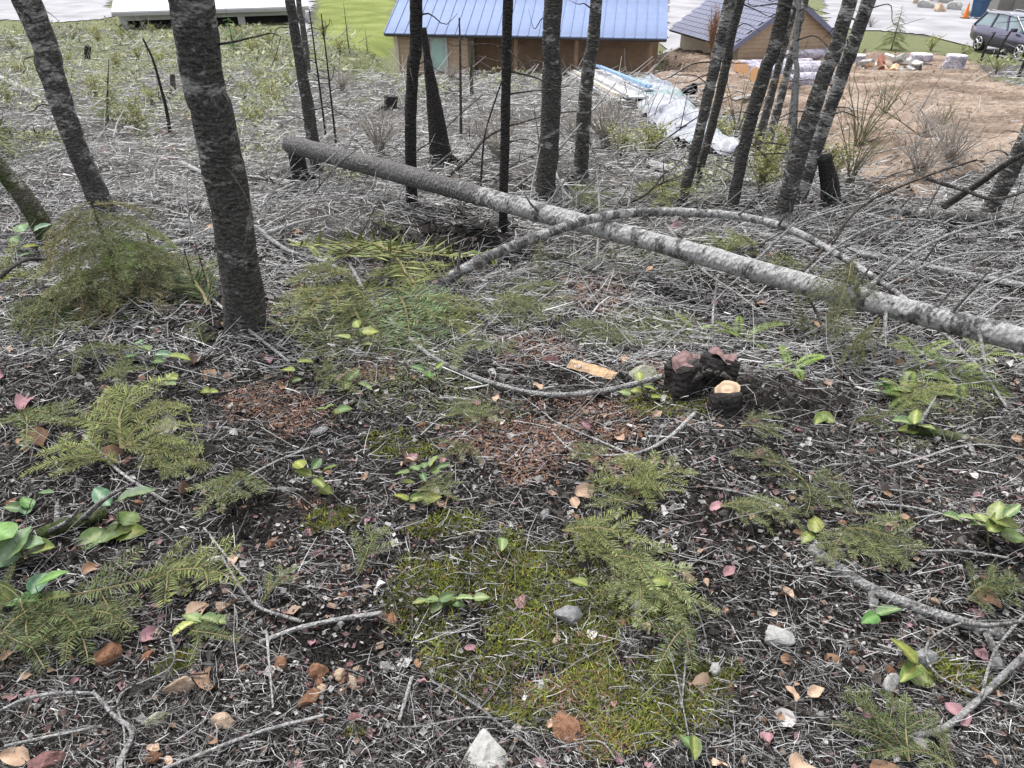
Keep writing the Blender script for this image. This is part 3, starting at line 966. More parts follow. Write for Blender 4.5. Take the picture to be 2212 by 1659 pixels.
for pts, dia, mat, label, seed in (
    ([(1400, 362), (1480, 382), (1560, 392), (1650, 404)], (20, 16), B_log, 'pale fallen pole behind the leaning trunk pair', 53),
    ([(1870, 462), (1960, 472), (2060, 482), (2240, 492)], (26, 30), B_mid, 'dark rotten log half buried at the right', 54),
    ([(1640, 512), (1774, 536), (1884, 558), (2034, 588), (2240, 628)], (13, 14), B_pale, 'long bleached pole behind the fallen log at right', 55),
    ([(1750, 1190), (1850, 1262), (1960, 1312), (2080, 1352), (2168, 1376)], (24, 24), B_stick, 'lichen crusted stick lying at the lower right', 56),
    ([(1955, 932), (2040, 948), (2150, 972)], (26, 20), B_moss, 'short mossy log end beneath the right end of the fallen log', 57),
    ([(360, 535), (410, 524), (456, 504)], (15, 15), B_pale, 'short pale broken log left of the thickest tree', 58),
    ([(90, 1168), (150, 1142), (236, 1118)], (34, 30), B_moss, 'mossy rotten wood chunk under the salal leaves at lower left', 59),
    ([(955, 412), (1020, 480), (1095, 532), (1150, 560)], (14, 9), B_black, 'dark pole slanting under the fallen log', 60),
    ([(-20, 163), (40, 190), (120, 232), (180, 262)], (12, 8), B_pale, 'bleached branch at the upper left edge', 61),
):
    P_ = [pp(x, y, .0) for x, y in pts]
    rd = np.interp(np.linspace(0, 1, len(P_)), [0, 1], dia)
    rads = [.5 * d * depth(p) / FPX for d, p in zip(rd, P_)]
    P_ = [p + Vector((0, 0, r * .8)) for p, r in zip(P_, rads)]
    log3d('fallen_branch' if max(rads) < .03 else 'fallen_log', P_, rads, mat, label, seed, 'log', sides=10, lich=[.2] * 4, stubs=3)

STK = [
    ([(756, 572, .10), (800, 648, .08), (860, 708, .05), (930, 768, .04), (1020, 812, .03), (1130, 845, .03), (1220, 853, .03), (1320, 841, .05), (1432, 812, .09)], 8, 13, B_stick, 'long bent pale branch sagging between the fir bed and the cut stump'),
    ([(1195, 935, .02), (1240, 975, .01), (1310, 984, .01), (1385, 976, .02), (1445, 945, .03), (1500, 893, .08)], 4, 9, B_pale, 'curved bleached twig below the cut stump'),
    ([(1175, 870, .02), (1190, 905, .02), (1290, 950, .02), (1370, 985, .02)], 3, 5, B_pale, 'thin pale twig meeting the curved bleached twig'),
    ([(560, 1388, .02), (640, 1358, .02), (740, 1336, .03), (826, 1324, .03)], 10, 10, B_pale, 'whitish lichen covered twig at lower left centre'),
    ([(478, 1200, .03), (520, 1270, .02), (560, 1312, .02), (650, 1342, .02)], 5, 8, B_stick, 'grey twig running down to the whitish lichen twig'),
    ([(576, 1366, .02), (582, 1440, .02), (590, 1530, .02)], 6, 4, B_pale, 'upright looking pale twig below the whitish lichen twig'),
    ([(890, 1462, .02), (876, 1510, .02), (862, 1556, .02)], 8, 8, B_pale, 'short bleached stick among the dark soil left of the moss'),
    ([(0, 1535, .03), (60, 1508, .04), (130, 1497, .04), (205, 1498, .04)], 8, 8, B_stick, 'grey branch entering at the lower left edge'),
    ([(203, 1496, .04), (250, 1550, .03), (286, 1580, .03), (262, 1640, .02), (252, 1680, .02)], 8, 16, B_stick, 'forked grey branch near the lower left corner'),
    ([(10, 1612, .02), (110, 1590, .02), (220, 1568, .02)], 7, 7, B_pale, 'straight pale twig in the lower left corner'),
    ([(350, 1662, .02), (450, 1622, .02), (570, 1578, .02), (700, 1545, .03)], 8, 7, B_pale, 'long pale twig along the bottom edge at left'),
    ([(270, 1665, .02), (268, 1580, .03), (260, 1500, .03), (370, 1440, .03), (368, 1370, .06)], 3, 5, B_stick, 'kinked grey twig beside the rust coloured stones'),
    ([(1965, 1592, .02), (2040, 1572, .03), (2110, 1515, .03), (2160, 1465, .04), (2230, 1400, .05)], 13, 15, B_stick, 'stout pale branch at the lower right corner'),
    ([(2120, 1505, .04), (2136, 1440, .06), (2160, 1390, .09), (2230, 1310, .14)], 6, 6, B_stick, 'thin side branch above the stout branch at lower right'),
    ([(1668, 1508, .02), (1760, 1548, .02), (1855, 1580, .02)], 12, 12, B_brown, 'straight brown stick at the bottom right'),
    ([(1486, 1370, .03), (1480, 1440, .03), (1472, 1530, .02)], 5, 4, B_stick, 'slim upright looking twig right of the moss'),
    ([(580, 503, .06), (640, 482, .08), (716, 464, .10)], 11, 3, B_pale, 'splintered pale branch tip beside the thickest tree'),
    ([(392, 352, .05), (470, 384, .05), (560, 384, .04), (690, 402, .03)], 10, 8, B_pale, 'bleached branch passing behind the thickest tree'),
    ([(552, 490, .05), (620, 540, .05), (700, 566, .04), (795, 612, .03)], 11, 8, B_stick, 'pale branch right of the thickest tree trunk'),
    ([(430, 622, .05), (520, 698, .04), (625, 782, .03)], 7, 6, B_pale, 'pale stick lying against the foot of the thickest tree'),
    ([(1195, 362, .30), (1222, 418, .15), (1275, 452, .05)], 7, 5, B_pale, 'pale dead branch behind the crossing of log and arch'),
    ([(1734, 596, .25), (1779, 555, .32), (1834, 515, .40), (1896, 485, .45), (1959, 474, .45), (2034, 481, .40), (2092, 502, .3)], 7, 4, B_stick, 'bowed grey branch above the log at right'),
    ([(1735, 588, .25), (1800, 512, .35), (1870, 440, .5), (1990, 385, .7), (2110, 345, .9)], 8, 4, B_brown, 'long thin dead branch reaching up right from the log'),
    ([(1850, 640, .2), (1904, 596, .3), (1997, 532, .4), (2100, 490, .5), (2240, 458, .6)], 9, 6, B_stick, 'straight dead branch fanning right from the arch tip'),
    ([(1900, 624, .2), (2029, 560, .32), (2109, 546, .35), (2240, 545, .35)], 5, 4, B_pale, 'thin pale branch below the fanning dead branch'),
    ([(2061, 676, .2), (2121, 622, .3), (2235, 572, .42)], 7, 5, B_pale, 'pale side branch rising from the log near the right edge'),
    ([(1640, 528, .12), (1726, 482, .3), (1799, 457, .4), (1884, 435, .5), (1940, 415, .55)], 6, 4, B_stick, 'slanting thin branch below the right hand trunk pair'),
    ([(1412, 552, .18), (1390, 585, .1), (1370, 614, .02)], 6, 4, B_pale, 'short pale prop twig under the fallen log'),
    ([(1292, 516, .2), (1289, 555, .1), (1287, 588, .01)], 5, 4, B_pale, 'thin vertical dead twig under the log crossing'),
    ([(1172, 546, .06), (1260, 578, .06), (1343, 608, .05), (1410, 655, .02)], 8, 8, B_brown, 'dark straight branch under the arched tree'),
    ([(1438, 484, .25), (1480, 540, .18), (1521, 586, .12), (1600, 640, .05), (1662, 690, .02)], 6, 5, B_stick, 'dead branch crossing in front of the log middle'),
    ([(1552, 592, .45), (1542, 660, .28), (1540, 700, .2), (1546, 760, .06), (1560, 800, .02)], 5, 5, B_pale, 'thin pale twig standing over the cut stump'),
    ([(940, 298, .1), (990, 250, .3), (1043, 204, .5)], 5, 3, B_brown, 'dead twig rising right of the black snag'),
    ([(966, 382, .05), (1010, 345, .25), (1050, 298, .45), (1108, 268, .6)], 8, 5, B_brown, 'dead forked branch behind the log left of the slender trunk'),
    ([(1038, 402, .05), (1046, 300, .6), (1062, 240, .9), (1084, 175, 1.2)], 5, 3, B_brown, 'thin bent sapling left of the slender dark trunk'),
    ([(1108, 270, .5), (1200, 245, .6), (1275, 240, .6)], 4, 3, B_brown, 'horizontal dead twig across two dark trunks'),
    ([(1106, 410, .15), (1180, 352, .35), (1240, 285, .6), (1330, 180, 1.0)], 6, 3, B_stick, 'long slanting twig crossing the sturdy dark trunk'),
    ([(1330, 450, .05), (1395, 420, .2), (1440, 368, .4)], 6, 4, B_brown, 'dark twig leaning by the leaning trunk pair'),
    ([(2000, 690, .15), (2060, 740, .06), (2120, 800, .03), (2175, 880, .02)], 9, 6, B_stick, 'pale stick running down from the log at right'),
    ([(1745, 640, .2), (1770, 690, .08), (1790, 760, .02), (1840, 830, .02)], 7, 4, B_brown, 'twig hanging below the log at right'),
    ([(1340, 720, .02), (1430, 718, .02), (1530, 708, .03)], 7, 5, B_stick, 'short pale stick lying behind the cut stump'),
    ([(1250, 650, .03), (1290, 700, .02), (1340, 735, .02)], 4, 3, B_stick, 'small twig on the reddish litter below the arch'),
    ([(2000, 385, .5), (2080, 410, .45), (2150, 430, .4), (2240, 405, .4)], 9, 6, B_brown, 'dark fallen limb near the right edge trunk'),
    ([(2040, 445, .15), (2110, 400, .4), (2180, 350, .65), (2240, 320, .8)], 16, 10, B_brown, 'thick dark limb leaning beside the right edge trunk'),
    ([(640, 395, .05), (560, 430, .04), (470, 470, .03)], 6, 4, B_pale, 'fine pale branch behind the thickest tree base'),
    ([(0, 600, .25), (25, 578, .28), (60, 560, .2), (100, 560, .05)], 10, 8, B_brown, 'curled brown root at the left edge'),
    ([(690, 960, .02), (600, 995, .02), (520, 1040, .03), (470, 1080, .03)], 4, 6, B_pale, 'thin branching pale twig left of the salal sprig'),
    ([(400, 880, .08), (430, 960, .05), (445, 1010, .02)], 4, 3, B_green, 'green stem standing in the big fir frond'),
    ([(180, 940, .03), (260, 1020, .03), (360, 1085, .02)], 7, 7, B_pale, 'pale twig under the big fir frond at left'),
    ([(440, 1140, .02), (500, 1215, .02), (540, 1260, .02)], 5, 4, B_pale, 'thin twig between salal and rust stones'),
    ([(1140, 1060, .02), (1230, 1130, .03), (1290, 1165, .03)], 5, 5, B_brown, 'brown twig leading into the fir boughs at centre'),
    ([(1520, 1050, .02), (1600, 1065, .02), (1690, 1095, .02)], 5, 7, B_stick, 'pale twig right of the yellow green fir bough'),
    ([(1870, 1085, .03), (1980, 1098, .03), (2090, 1125, .04), (2160, 1150, .04)], 6, 6, B_stick, 'thin straight grey stick ending at the salal at right'),
    ([(1990, 1190, .03), (2080, 1190, .03), (2180, 1205, .03)], 5, 5, B_pale, 'short pale twig below the salal at right'),
    ([(1330, 1640, .02), (1290, 1600, .02), (1180, 1620, .02)], 4, 3, B_pale, 'small pale twig by the brown wedge stone'),
    ([(1500, 1660, .02), (1470, 1500, .02), (1440, 1380, .02)], 3, 3, B_stick, 'thin grass like twig at bottom centre'),
    ([(2180, 1340, .03), (2080, 1345, .05), (2010, 1380, .05), (2005, 1430, .04), (2060, 1480, .03), (2212, 1530, .03)], 4, 5, B_stick, 'looping thin twig at the lower right'),
]


def stick(name, pts, d0, d1, mat, label, seed, cat='stick', group=None):
    P_ = [pp(x, y, h) for x, y, h in pts]
    dd = np.linspace(d0, d1, len(P_))
    rads = [max(.0012, .5 * d * depth(p) / FPX) for d, p in zip(dd, P_)]
    b = P_[0].copy()
    o = ob(name, bark_tube([p - b for p in P_], rads, 7, .02, .10, seed, mat=mat, lich=[.15, .3], name=name, nmax=90), None, b)
    return tag(o, label, cat, group)


for k, (pts, d0, d1, mat, label) in enumerate(STK):
    stick('fallen_stick', pts, d0, d1, mat, label, 100 + k)

# thin upright dead saplings
for k, (b0, tops, d, mat, label) in enumerate((
    ((367, 285), [(358, 230), (345, 180), (330, 128), (308, 82)], 8, B_black, 'thin bare dark sapling between the two left trunks'),
    ((704, 296), [(692, 200), (680, 110), (668, 20)], 5, B_black, 'left of two wire thin bare stems behind the fallen log'),
    ((726, 312), [(716, 220), (705, 120), (694, 30)], 5, B_black, 'right of two wire thin bare stems behind the fallen log'),
    ((996, 302), [(995, 200), (994, 110), (992, 38)], 7, B_brown, 'straight bare pole stem in front of the house wall'),
    ((1019, 212), [(1018, 150), (1020, 90)], 9, B_moss, 'ivy wrapped dead stem beside the house wall'),
    ((1702, 330), [(1708, 240), (1722, 120), (1726, 20)], 9, B_stick, 'pale crooked sapling in front of the shed'),
)):
    b = G(*b0)
    t = empty('bare_sapling', b); tag(t, label, 'sapling')
    P_ = [b - Vector((0, 0, .05))] + [VY(x, y, b.y) for x, y in tops]
    r = .5 * d * depth(b) / FPX
    ob('stem', bark_tube([p - b for p in P_], list(np.linspace(r, r * .45, len(P_))), 7, .05, .08, 70 + k, mat=mat, name='stem'), t)
    dead_limbs(t, b, P_[-1], r, r * .4, 7, 70 + k, .3, .9, (.15, .45), mat, -.3)

# ================================================================== cut stump cluster
def stump_cluster():
    b = G(1535, 872)
    t = empty('stump_cluster', b)
    tag(t, 'dark rotten stump cluster with one fresh pale sawn face', 'stump')
    for k, (px, py, tx, ty, wpx, cm) in enumerate(((1568, 893, 1571, 846, 66, M_cut), (1480, 850, 1476, 786, 80, M_cutred), (1545, 830, 1560, 770, 72, M_cutred), (1515, 820, 1522, 776, 60, M_cutred))):
        p = G(px, py); q = VY(tx, ty, p.y + .02)
        r = .5 * wpx * depth(p) / FPX
        st = ob('trunk', bark_tube([p - b - Vector((0, 0, .12)), (p - b).lerp(q - b, .5), q - b], [r * 1.2, r * 1.03, r * .88], 20, .012, .26, 80 + k, mat=B_black, name='trunk'), t)
        rr = r * .82
        aa = np.linspace(0, 2 * math.pi, 20, endpoint=False)
        R_ = rr * (1 + .10 * np.sin(aa * 2 + k) + .06 * np.sin(aa * 5))
        V = np.concatenate([np.stack([R_ * np.cos(aa), R_ * np.sin(aa), (.004 if k == 0 else .02) * np.sin(aa * 3 + k) + .006], 1), [[0, 0, .010]]])
        F = np.stack([np.arange(20), (np.arange(20) + 1) % 20, np.full(20, 20)], 1)
        o = ob('cut_face', mesh('cut_face', V, F, mat=cm), st, q - b)
        o.rotation_euler = (math.radians(22 if k == 0 else 10), math.radians(6 * (k - 1)), k)
    for k in range(5):
        a = k * .6 + .35; L = random.uniform(.14, .22)
        e = onG(b.x + math.cos(a) * L, b.y + .05 + math.sin(a) * L, 0) - b
        ob('root', bark_tube([Vector((math.cos(a) * .05, .05 + math.sin(a) * .05, .12)), e * .5 + Vector((0, 0, .09)), e], [.016, .011, .004], 6, .02, .12, k, mat=B_brown, name='root'), t)


stump_cluster()

# ================================================================== stones
def stone_mesh(seed, cols, nsub=3, ang=.22, mat=None, name='stone', flat=.62):
    import bmesh
    bm = bmesh.new()
    bmesh.ops.create_icosphere(bm, subdivisions=nsub, radius=1)
    V = np.array([v.co[:] for v in bm.verts]); F = np.array([[v.index for v in f.verts] for f in bm.faces])
    bm.free()
    rs = np.random.default_rng(seed)
    for _ in range(7):                       # chip flat faces off the lump
        n = rs.normal(size=3); n /= np.linalg.norm(n)
        d = rs.uniform(.45, .85)
        s = V @ n
        V = np.where((s > d)[:, None], V - (s - d)[:, None] * n * .92, V)
    V += (vnoise(V[:, 0] * 3 + seed, V[:, 1] * 3 + V[:, 2] * 2, 1) * ang)[:, None] * V
    V *= np.array([1, rs.uniform(.65, .95), flat * rs.uniform(.8, 1.2)])
    return mesh(name, V, F, mat=mat, smooth=False)


def stonemat(name, a, b_, moss=0.0):
    m, n, l, b = newmat(name)
    tc = n.new('ShaderNodeTexCoord')
    no = nn(n, 'ShaderNodeTexNoise', Scale=2.4, Detail=9.0, Roughness=.7); l.new(tc.outputs['Object'], no.inputs['Vector'])
    n2 = nn(n, 'ShaderNodeTexNoise', Scale=14.0, Detail=5.0); l.new(tc.outputs['Object'], n2.inputs['Vector'])
    r = ramp(n, l, no.outputs[0], [(.32, a), (.65, b_)])
    oi = n.new('ShaderNodeObjectInfo')
    c = mixc(n, l, 1.0, r.outputs[0], oi.outputs['Color'], 'MULTIPLY')
    if moss:
        mr = ramp(n, l, no.outputs[0], [(.62 - .2 * moss, (0, 0, 0)), (.7 - .2 * moss, (.7, .7, .7))])
        c = mixc(n, l, mr.outputs[0], c, (.16, .19, .07))
    l.new(c, b.inputs['Base Color'])
    b.inputs['Roughness'].default_value = .85
    b.inputs['Specular IOR Level'].default_value = .2
    bump(n, l, b, n2.outputs[0], .5, .05)
    return m


S_rust = stonemat('rust_stone', (.12, .055, .03), (.30, .165, .10))
S_tan = stonemat('tan_stone', (.28, .19, .13), (.52, .41, .31))
S_grey = stonemat('grey_stone', (.13, .13, .135), (.34, .34, .34))
S_pale = stonemat('pale_stone', (.24, .24, .235), (.46, .455, .44))
S_dark = stonemat('dark_stone', (.025, .023, .023), (.08, .073, .07))
S_moss = stonemat('mossy_stone', (.24, .23, .19), (.46, .44, .38), .8)
S_red = stonemat('reddish_stone', (.11, .055, .055), (.26, .14, .135))


def stone(px, py, wpx, mat, label, seed, hpx=None, flat=.62, sink=.35, rot=None, name='stone', cat='stone'):
    p = G(px, py)
    s = .5 * wpx * depth(p) / FPX
    o = ob(name, stone_mesh(seed, None, 3, .22, mat, name, flat))
    o.location = p + Vector((0, 0, s * flat * (1 - sink) * .6))
    o.rotation_euler = (random.uniform(-.2, .2), random.uniform(-.2, .2), rot if rot is not None else random.uniform(0, 6.28))
    o.scale = (s, s * (1 if hpx is None else hpx / wpx), s)
    return tag(o, label, cat)


for k, (px, py, wd, hp, mat, fl, rot, label) in enumerate((
    (235, 1336, 66, 50, S_tan, .75, .1, 'blocky tan stone beside the fir boughs at lower left'),
    (180, 1334, 40, 38, S_tan, .9, 1.4, 'small upright tan stone left of the blocky tan one'),
    (234, 1424, 66, 66, S_rust, .8, .8, 'rust brown square stone at lower left'),
    (318, 1424, 40, 34, S_rust, .7, .3, 'rust brown stone under a curled leaf'),
    (394, 1490, 80, 56, S_tan, .7, .5, 'rounded tan stone right of the rust square stone'),
    (490, 1565, 66, 52, S_tan, .6, 0, 'brown domed stone near the long pale twig'),
    (340, 1556, 62, 44, S_moss, .5, .6, 'mossy grey green flat stone at lower left'),
    (1222, 1576, 66, 120, S_rust, .7, .35, 'brown wedge stone standing in the moss'),
    (1226, 1336, 64, 60, S_grey, .85, .2, 'angular grey stone beside the fir boughs'),
    (1678, 1382, 84, 62, S_pale, .5, -.4, 'large pale angular slab right of the moss'),
    (1990, 1432, 74, 60, S_grey, .7, .3, 'lichen grey stone by the yellow green leaf'),
    (1925, 1482, 54, 48, S_pale, .7, .9, 'pale broken stone at the lower right'),
    (1393, 828, 86, 66, S_moss, .8, .3, 'mossy pale boulder beside the cut stump'),
    (688, 1456, 46, 44, S_rust, .8, 0, 'largest rust stone in the stone cluster'),
    (668, 1512, 52, 44, S_rust, .7, 1, 'rust stone below the stone cluster'),
    (610, 1436, 36, 46, S_rust, .8, 1, 'rust stone left of the stone cluster'),
    (735, 1462, 34, 30, S_tan, .8, 1, 'tan stone inside the stone cluster'),
    (760, 1478, 34, 28, S_tan, .8, 2, 'flat tan stone at the right of the stone cluster'),
    (1636, 988, 34, 30, S_red, .8, 1, 'rounded reddish stone below the cut stump'),
    (2150, 1440, 46, 40, S_grey, .6, 1, 'dull grey stone near the right edge'),
    (1180, 1115, 40, 30, S_grey, .7, 1, 'small grey stone in the moss'),
    (98, 1655, 90, 70, S_red, .5, .4, 'reddish flat stone in the bottom left corner'),
    (330, 1640, 48, 40, S_rust, .7, .4, 'brown stone on the bottom edge at left'),
    (1195, 785, 52, 34, S_red, .6, .1, 'flat pinkish stone left of the tan bark slab'),
    (1545, 1448, 44, 34, S_pale, .7, .7, 'lichen spotted pale stone right of the moss'),
    (1380, 1320, 40, 36, S_grey, .8, .7, 'grey stone hidden in the fir boughs'),
    (300, 1500, 70, 40, S_dark, .6, .2, 'dark reddish stone above the mossy flat stone'),
)):
    stone(px, py, wd, mat, label, 300 + k, hp, fl, rot=rot)

# pointed pale rock on the bottom edge
p = G(1052, 1672)
s = .5 * 126 * depth(p) / FPX
V = []
prof = [(0.0, 1.0), (.25, .95), (.5, .8), (.8, .52), (1.1, .30), (1.3, .1)]
rs = np.random.default_rng(5)
n = 11
aa = np.linspace(0, 2 * math.pi, n, endpoint=False)
for z, r in prof:
    rr = s * r * (1 + .16 * rs.normal(size=n) * .6)
    V.append(np.stack([rr * np.cos(aa) - z * s * .12, rr * .8 * np.sin(aa) + z * s * .95, np.full(n, z * s * .75) + rs.normal(size=n) * s * .03], 1))
V = np.concatenate(V + [np.array([[-1.36 * s * .12, 1.36 * s * .95, 1.02 * s]])])
i = np.arange(n); j = (i + 1) % n
F = np.concatenate([np.stack([k * n + i, k * n + j, (k + 1) * n + j, (k + 1) * n + i], 1) for k in range(len(prof) - 1)])
F2 = np.stack([(len(prof) - 1) * n + i, (len(prof) - 1) * n + j, np.full(n, len(prof) * n)], 1)
o = ob('rock', mesh('rock', V, [F, F2], mat=stonemat('big_pale_rock', (.30, .295, .28), (.50, .49, .46), .25)), None, p + Vector((0, .0, -.03)))
tag(o, 'large pointed pale grey rock on the bottom edge', 'rock')

# bark slab
p = G(1282, 803)
s = depth(p) / FPX
V, F = [], None
nx_, ny_ = 14, 6
for a in np.linspace(-1, 1, nx_):
    for b_ in np.linspace(-1, 1, ny_):
        edge = 1 + .10 * math.sin(a * 3 + b_)
        V.append((a * 54 * s, b_ * 24 * s * (1 - .35 * max(0, a) ** 2) * edge, (1 - b_ * b_) * 9 * s + .002 * math.sin(a * 11 + b_ * 3) + .004 * float(vnoise(a * 4, b_ * 4, 1))))
V = np.array(V); i = np.arange(nx_ * ny_).reshape(nx_, ny_)
F = np.stack([i[:-1, :-1], i[1:, :-1], i[1:, 1:], i[:-1, 1:]], -1).reshape(-1, 4)
V2 = V.copy(); V2[:, 2] = -.03
o = ob('bark_slab', mesh('bark_slab', np.concatenate([V, V2]), [F, F[:, ::-1] + len(V)], mat=plain('bark_slab_wood', (.42, .28, .165), .8, .35, 25, .8), smooth=False), None, p + Vector((0, 0, .01)))
o.rotation_euler = (math.radians(-8), 0, math.radians(-30))
tag(o, 'curved tan slab of bark between the fir bed and cut stump', 'bark')

# ================================================================== landmarks for the labels of small scattered things
MARKS = [('the thickest tree', 530, 720), ('the cut stump cluster', 1540, 860), ('the pointed pale rock', 1050, 1620), ('the mossy patch', 1150, 1300),
         ('the stone cluster', 690, 1460), ('the big fir frond at left', 330, 900), ('the broad salal leaves at left', 180, 1150), ('the lichen crusted stick', 1950, 1310),
         ('the pale angular slab', 1680, 1380), ('the stout branch at lower right', 2080, 1540), ('the fir bed', 800, 700), ('the long bent branch', 1150, 840),
         ('the forked grey branch', 260, 1560), ('the fallen log', 1500, 560), ('the right end of the log', 2050, 760), ('the leaning left trunk', 230, 470),
         ('the log butt', 640, 340), ('the trunk pair at right', 1700, 470), ('the salal sprig at centre', 900, 1030), ('the yellow green fir bough', 1390, 1050),
         ('the salal at right', 2130, 1150), ('the black trunks', 900, 440), ('the dark hollow', 900, 560), ('the fir at left', 270, 560)]
MARKS = [(n_, G(x, y)) for n_, x, y in MARKS]


def near(p):
    return min(MARKS, key=lambda m: (m[1] - p).length / max(1.0, p.length * .3))[0]


# ================================================================== fir boughs
def needles_for(paths, nl=.022, nw=.0024, sp=.0050, col=(.10, .125, .045), tip=(.22, .25, .10), seed=0, flat=.25):
    rs = np.random.default_rng(seed)
    Vs, Cs = [], []
    for P_ in paths:
        seg = np.linalg.norm(np.diff(P_, axis=0), axis=1); L = seg.sum()
        n = max(4, int(L / sp))
        u = np.linspace(.03, 1, n); cu = np.concatenate([[0], np.cumsum(seg)]) / L
        C = np.stack([np.interp(u, cu, P_[:, k]) for k in range(3)], 1)
        T_ = np.gradient(C, axis=0); T_ /= np.linalg.norm(T_, axis=1, keepdims=True) + 1e-9
        up = np.array([0, 0, 1.]) + 0 * T_
        S = np.cross(T_, up); S /= np.linalg.norm(S, axis=1, keepdims=True) + 1e-9
        N_ = np.cross(S, T_)
        for s in (-1, 1, -.35, .4):
            if abs(s) < 1: sel = rs.random(n) < .22
            else: sel = np.ones(n, bool)
            m = sel.sum()
            if not m: continue
            a = rs.normal(0, .16, m)
            side = np.sign(s)
            fw = rs.uniform(.45, .75, m)
            elev = (rs.uniform(-.1, .35, m) if abs(s) == 1 else rs.uniform(.6, 1.1, m))
            d = S[sel] * side * np.cos(elev)[:, None] + N_[sel] * (np.sin(elev) * 1.0)[:, None] + T_[sel] * (fw + a)[:, None]
            d /= np.linalg.norm(d, axis=1, keepdims=True)
            ln = nl * rs.uniform(.75, 1.15, m) * np.clip(1.25 - u[sel] ** 4 * .6, .5, 1.2)
            b0 = C[sel]; e = b0 + d * ln[:, None] + np.array([0, 0, -.002]) * rs.random((m, 1))
            wv = np.cross(d, N_[sel] + rs.normal(0, .3, (m, 3))); wv /= np.linalg.norm(wv, axis=1, keepdims=True) + 1e-9
            md = b0 + d * (ln * .5)[:, None]
            h = np.cross(wv, d) * nw * .35
            Vs.append(np.stack([b0, md + wv * nw * .5, e, md - wv * nw * .5, md + h], 1))
            k = np.where(rs.random((m, 1)) < .35, rs.uniform(.35, .6, (m, 1)), rs.uniform(.8, 1.4, (m, 1)))
            f = (u[sel] ** 2)[:, None]
            c = (np.array(col) * (1 - f * .55) + np.array(tip) * f * .55) * k
            Cs.append(np.repeat(c[:, None, :], 5, 1))
    V = np.concatenate(Vs); C = np.concatenate(Cs)
    n = len(V)
    F = (np.arange(n)[:, None, None] * 5 + np.array([[0, 1, 4], [1, 2, 4], [2, 3, 4], [3, 0, 4]])[None]).reshape(-1, 3)
    return V.reshape(-1, 3), F, C.reshape(-1, 3)


def frond_paths(seed, droop=.10, arch=.12, dens=1.0):
    """unit length bough along +x, lying near the xy plane"""
    rs = np.random.default_rng(seed)
    u = np.linspace(0, 1, 14)
    main = np.stack([u, .06 * np.sin(u * 3 + seed) * u, arch * np.sin(u * math.pi * .9) - droop * u * u], 1)
    paths = [main]; stems = [(main, .010)]
    k = .10
    side = 1
    while k < .93:
        i = int(k * 13); p = np.array([np.interp(k, u, main[:, c]) for c in range(3)])
        L = (.52 * (1 - k) ** .75 + .06) * rs.uniform(.75, 1.1)
        ang = math.radians(rs.uniform(40, 60)) * side
        q = np.linspace(0, 1, 8)
        d = np.array([math.cos(ang), math.sin(ang), 0]); f = np.array([1, 0, 0])
        pth = p + (q * L)[:, None] * d + (q * q * L * .35)[:, None] * (f - d) + np.stack([0 * q, 0 * q, .05 * L * np.sin(q * 3) - droop * 1.5 * L * q * q + rs.uniform(-.02, .04) * q], 1)
        paths.append(pth); stems.append((pth, .005))
        if L > .22:
            for j in (.4, .62, .8):
                if rs.random() < .35:
                    p2 = np.array([np.interp(j, q, pth[:, c]) for c in range(3)])
                    a2 = ang + math.radians(rs.uniform(35, 50)) * (1 if rs.random() < .5 else -1)
                    L2 = L * rs.uniform(.28, .42) * (1.2 - j)
                    d2 = np.array([math.cos(a2), math.sin(a2), rs.uniform(-.2, .1)])
                    paths.append(p2 + np.linspace(0, 1, 5)[:, None] * d2 * L2)
                    stems.append((paths[-1], .003))
        side = -side
        k += rs.uniform(.085, .12) / dens
    return paths, stems


FR = []
for k in range(7):
    paths, stems = frond_paths(400 + k, droop=(.05, .12, .2, .08, .15, .03, .25)[k], arch=(.05, .1, .16, .12, .06, .1, .2)[k])
    V, F, C = needles_for(paths, .075, .0088, .0185, col=(.15, .165, .075), tip=(.36, .37, .20), seed=k)
    nm = mesh('needles', V, F, C, M_need)
    tb = []
    for P_, r in stems:
        tb.append(tubes(P_[None], np.linspace(r, r * .3, len(P_))[None], 4))
    V, F = join(tb)
    C = np.tile(np.array([[.20, .17, .09]]), (len(V), 1))
    sm = mesh('stem', V, F, C, M_litter)
    FR.append((sm, nm))
# sparse single sprays for close range
FS = []
for k in range(4):
    rs = np.random.default_rng(500 + k)
    u = np.linspace(0, 1, 12)
    main = np.stack([u, .16 * np.sin(u * 2.4 + k * 1.7) * u, .14 * np.sin(u * 3)], 1)
    paths = [main]; stems = [(main, .011)]
    for j, (f, sd) in enumerate(((.22, 1), (.36, -1), (.58, 1), (.70, -1))[:(4, 3, 4, 2)[k]]):
        p = np.array([np.interp(f, u, main[:, c]) for c in range(3)]); a = sd * math.radians(rs.uniform(38, 55)); L = (1 - f) * rs.uniform(.5, .7) + .08
        pth = p + np.linspace(0, 1, 7)[:, None] * np.array([math.cos(a), math.sin(a), rs.uniform(-.1, .1)]) * L
        paths.append(pth); stems.append((pth, .006))
    V, F, C = needles_for(paths, .105, .0130, .0235, col=(.13, .15, .065), tip=(.34, .36, .19), seed=20 + k)
    nm = mesh('needles', V, F, C, M_need)
    V, F = join([tubes(P_[None], np.linspace(r, r * .4, len(P_))[None], 4) for P_, r in stems])
    FS.append((mesh('stem', V, F, np.tile(np.array([[.22, .19, .10]]), (len(V), 1)), M_litter), nm))


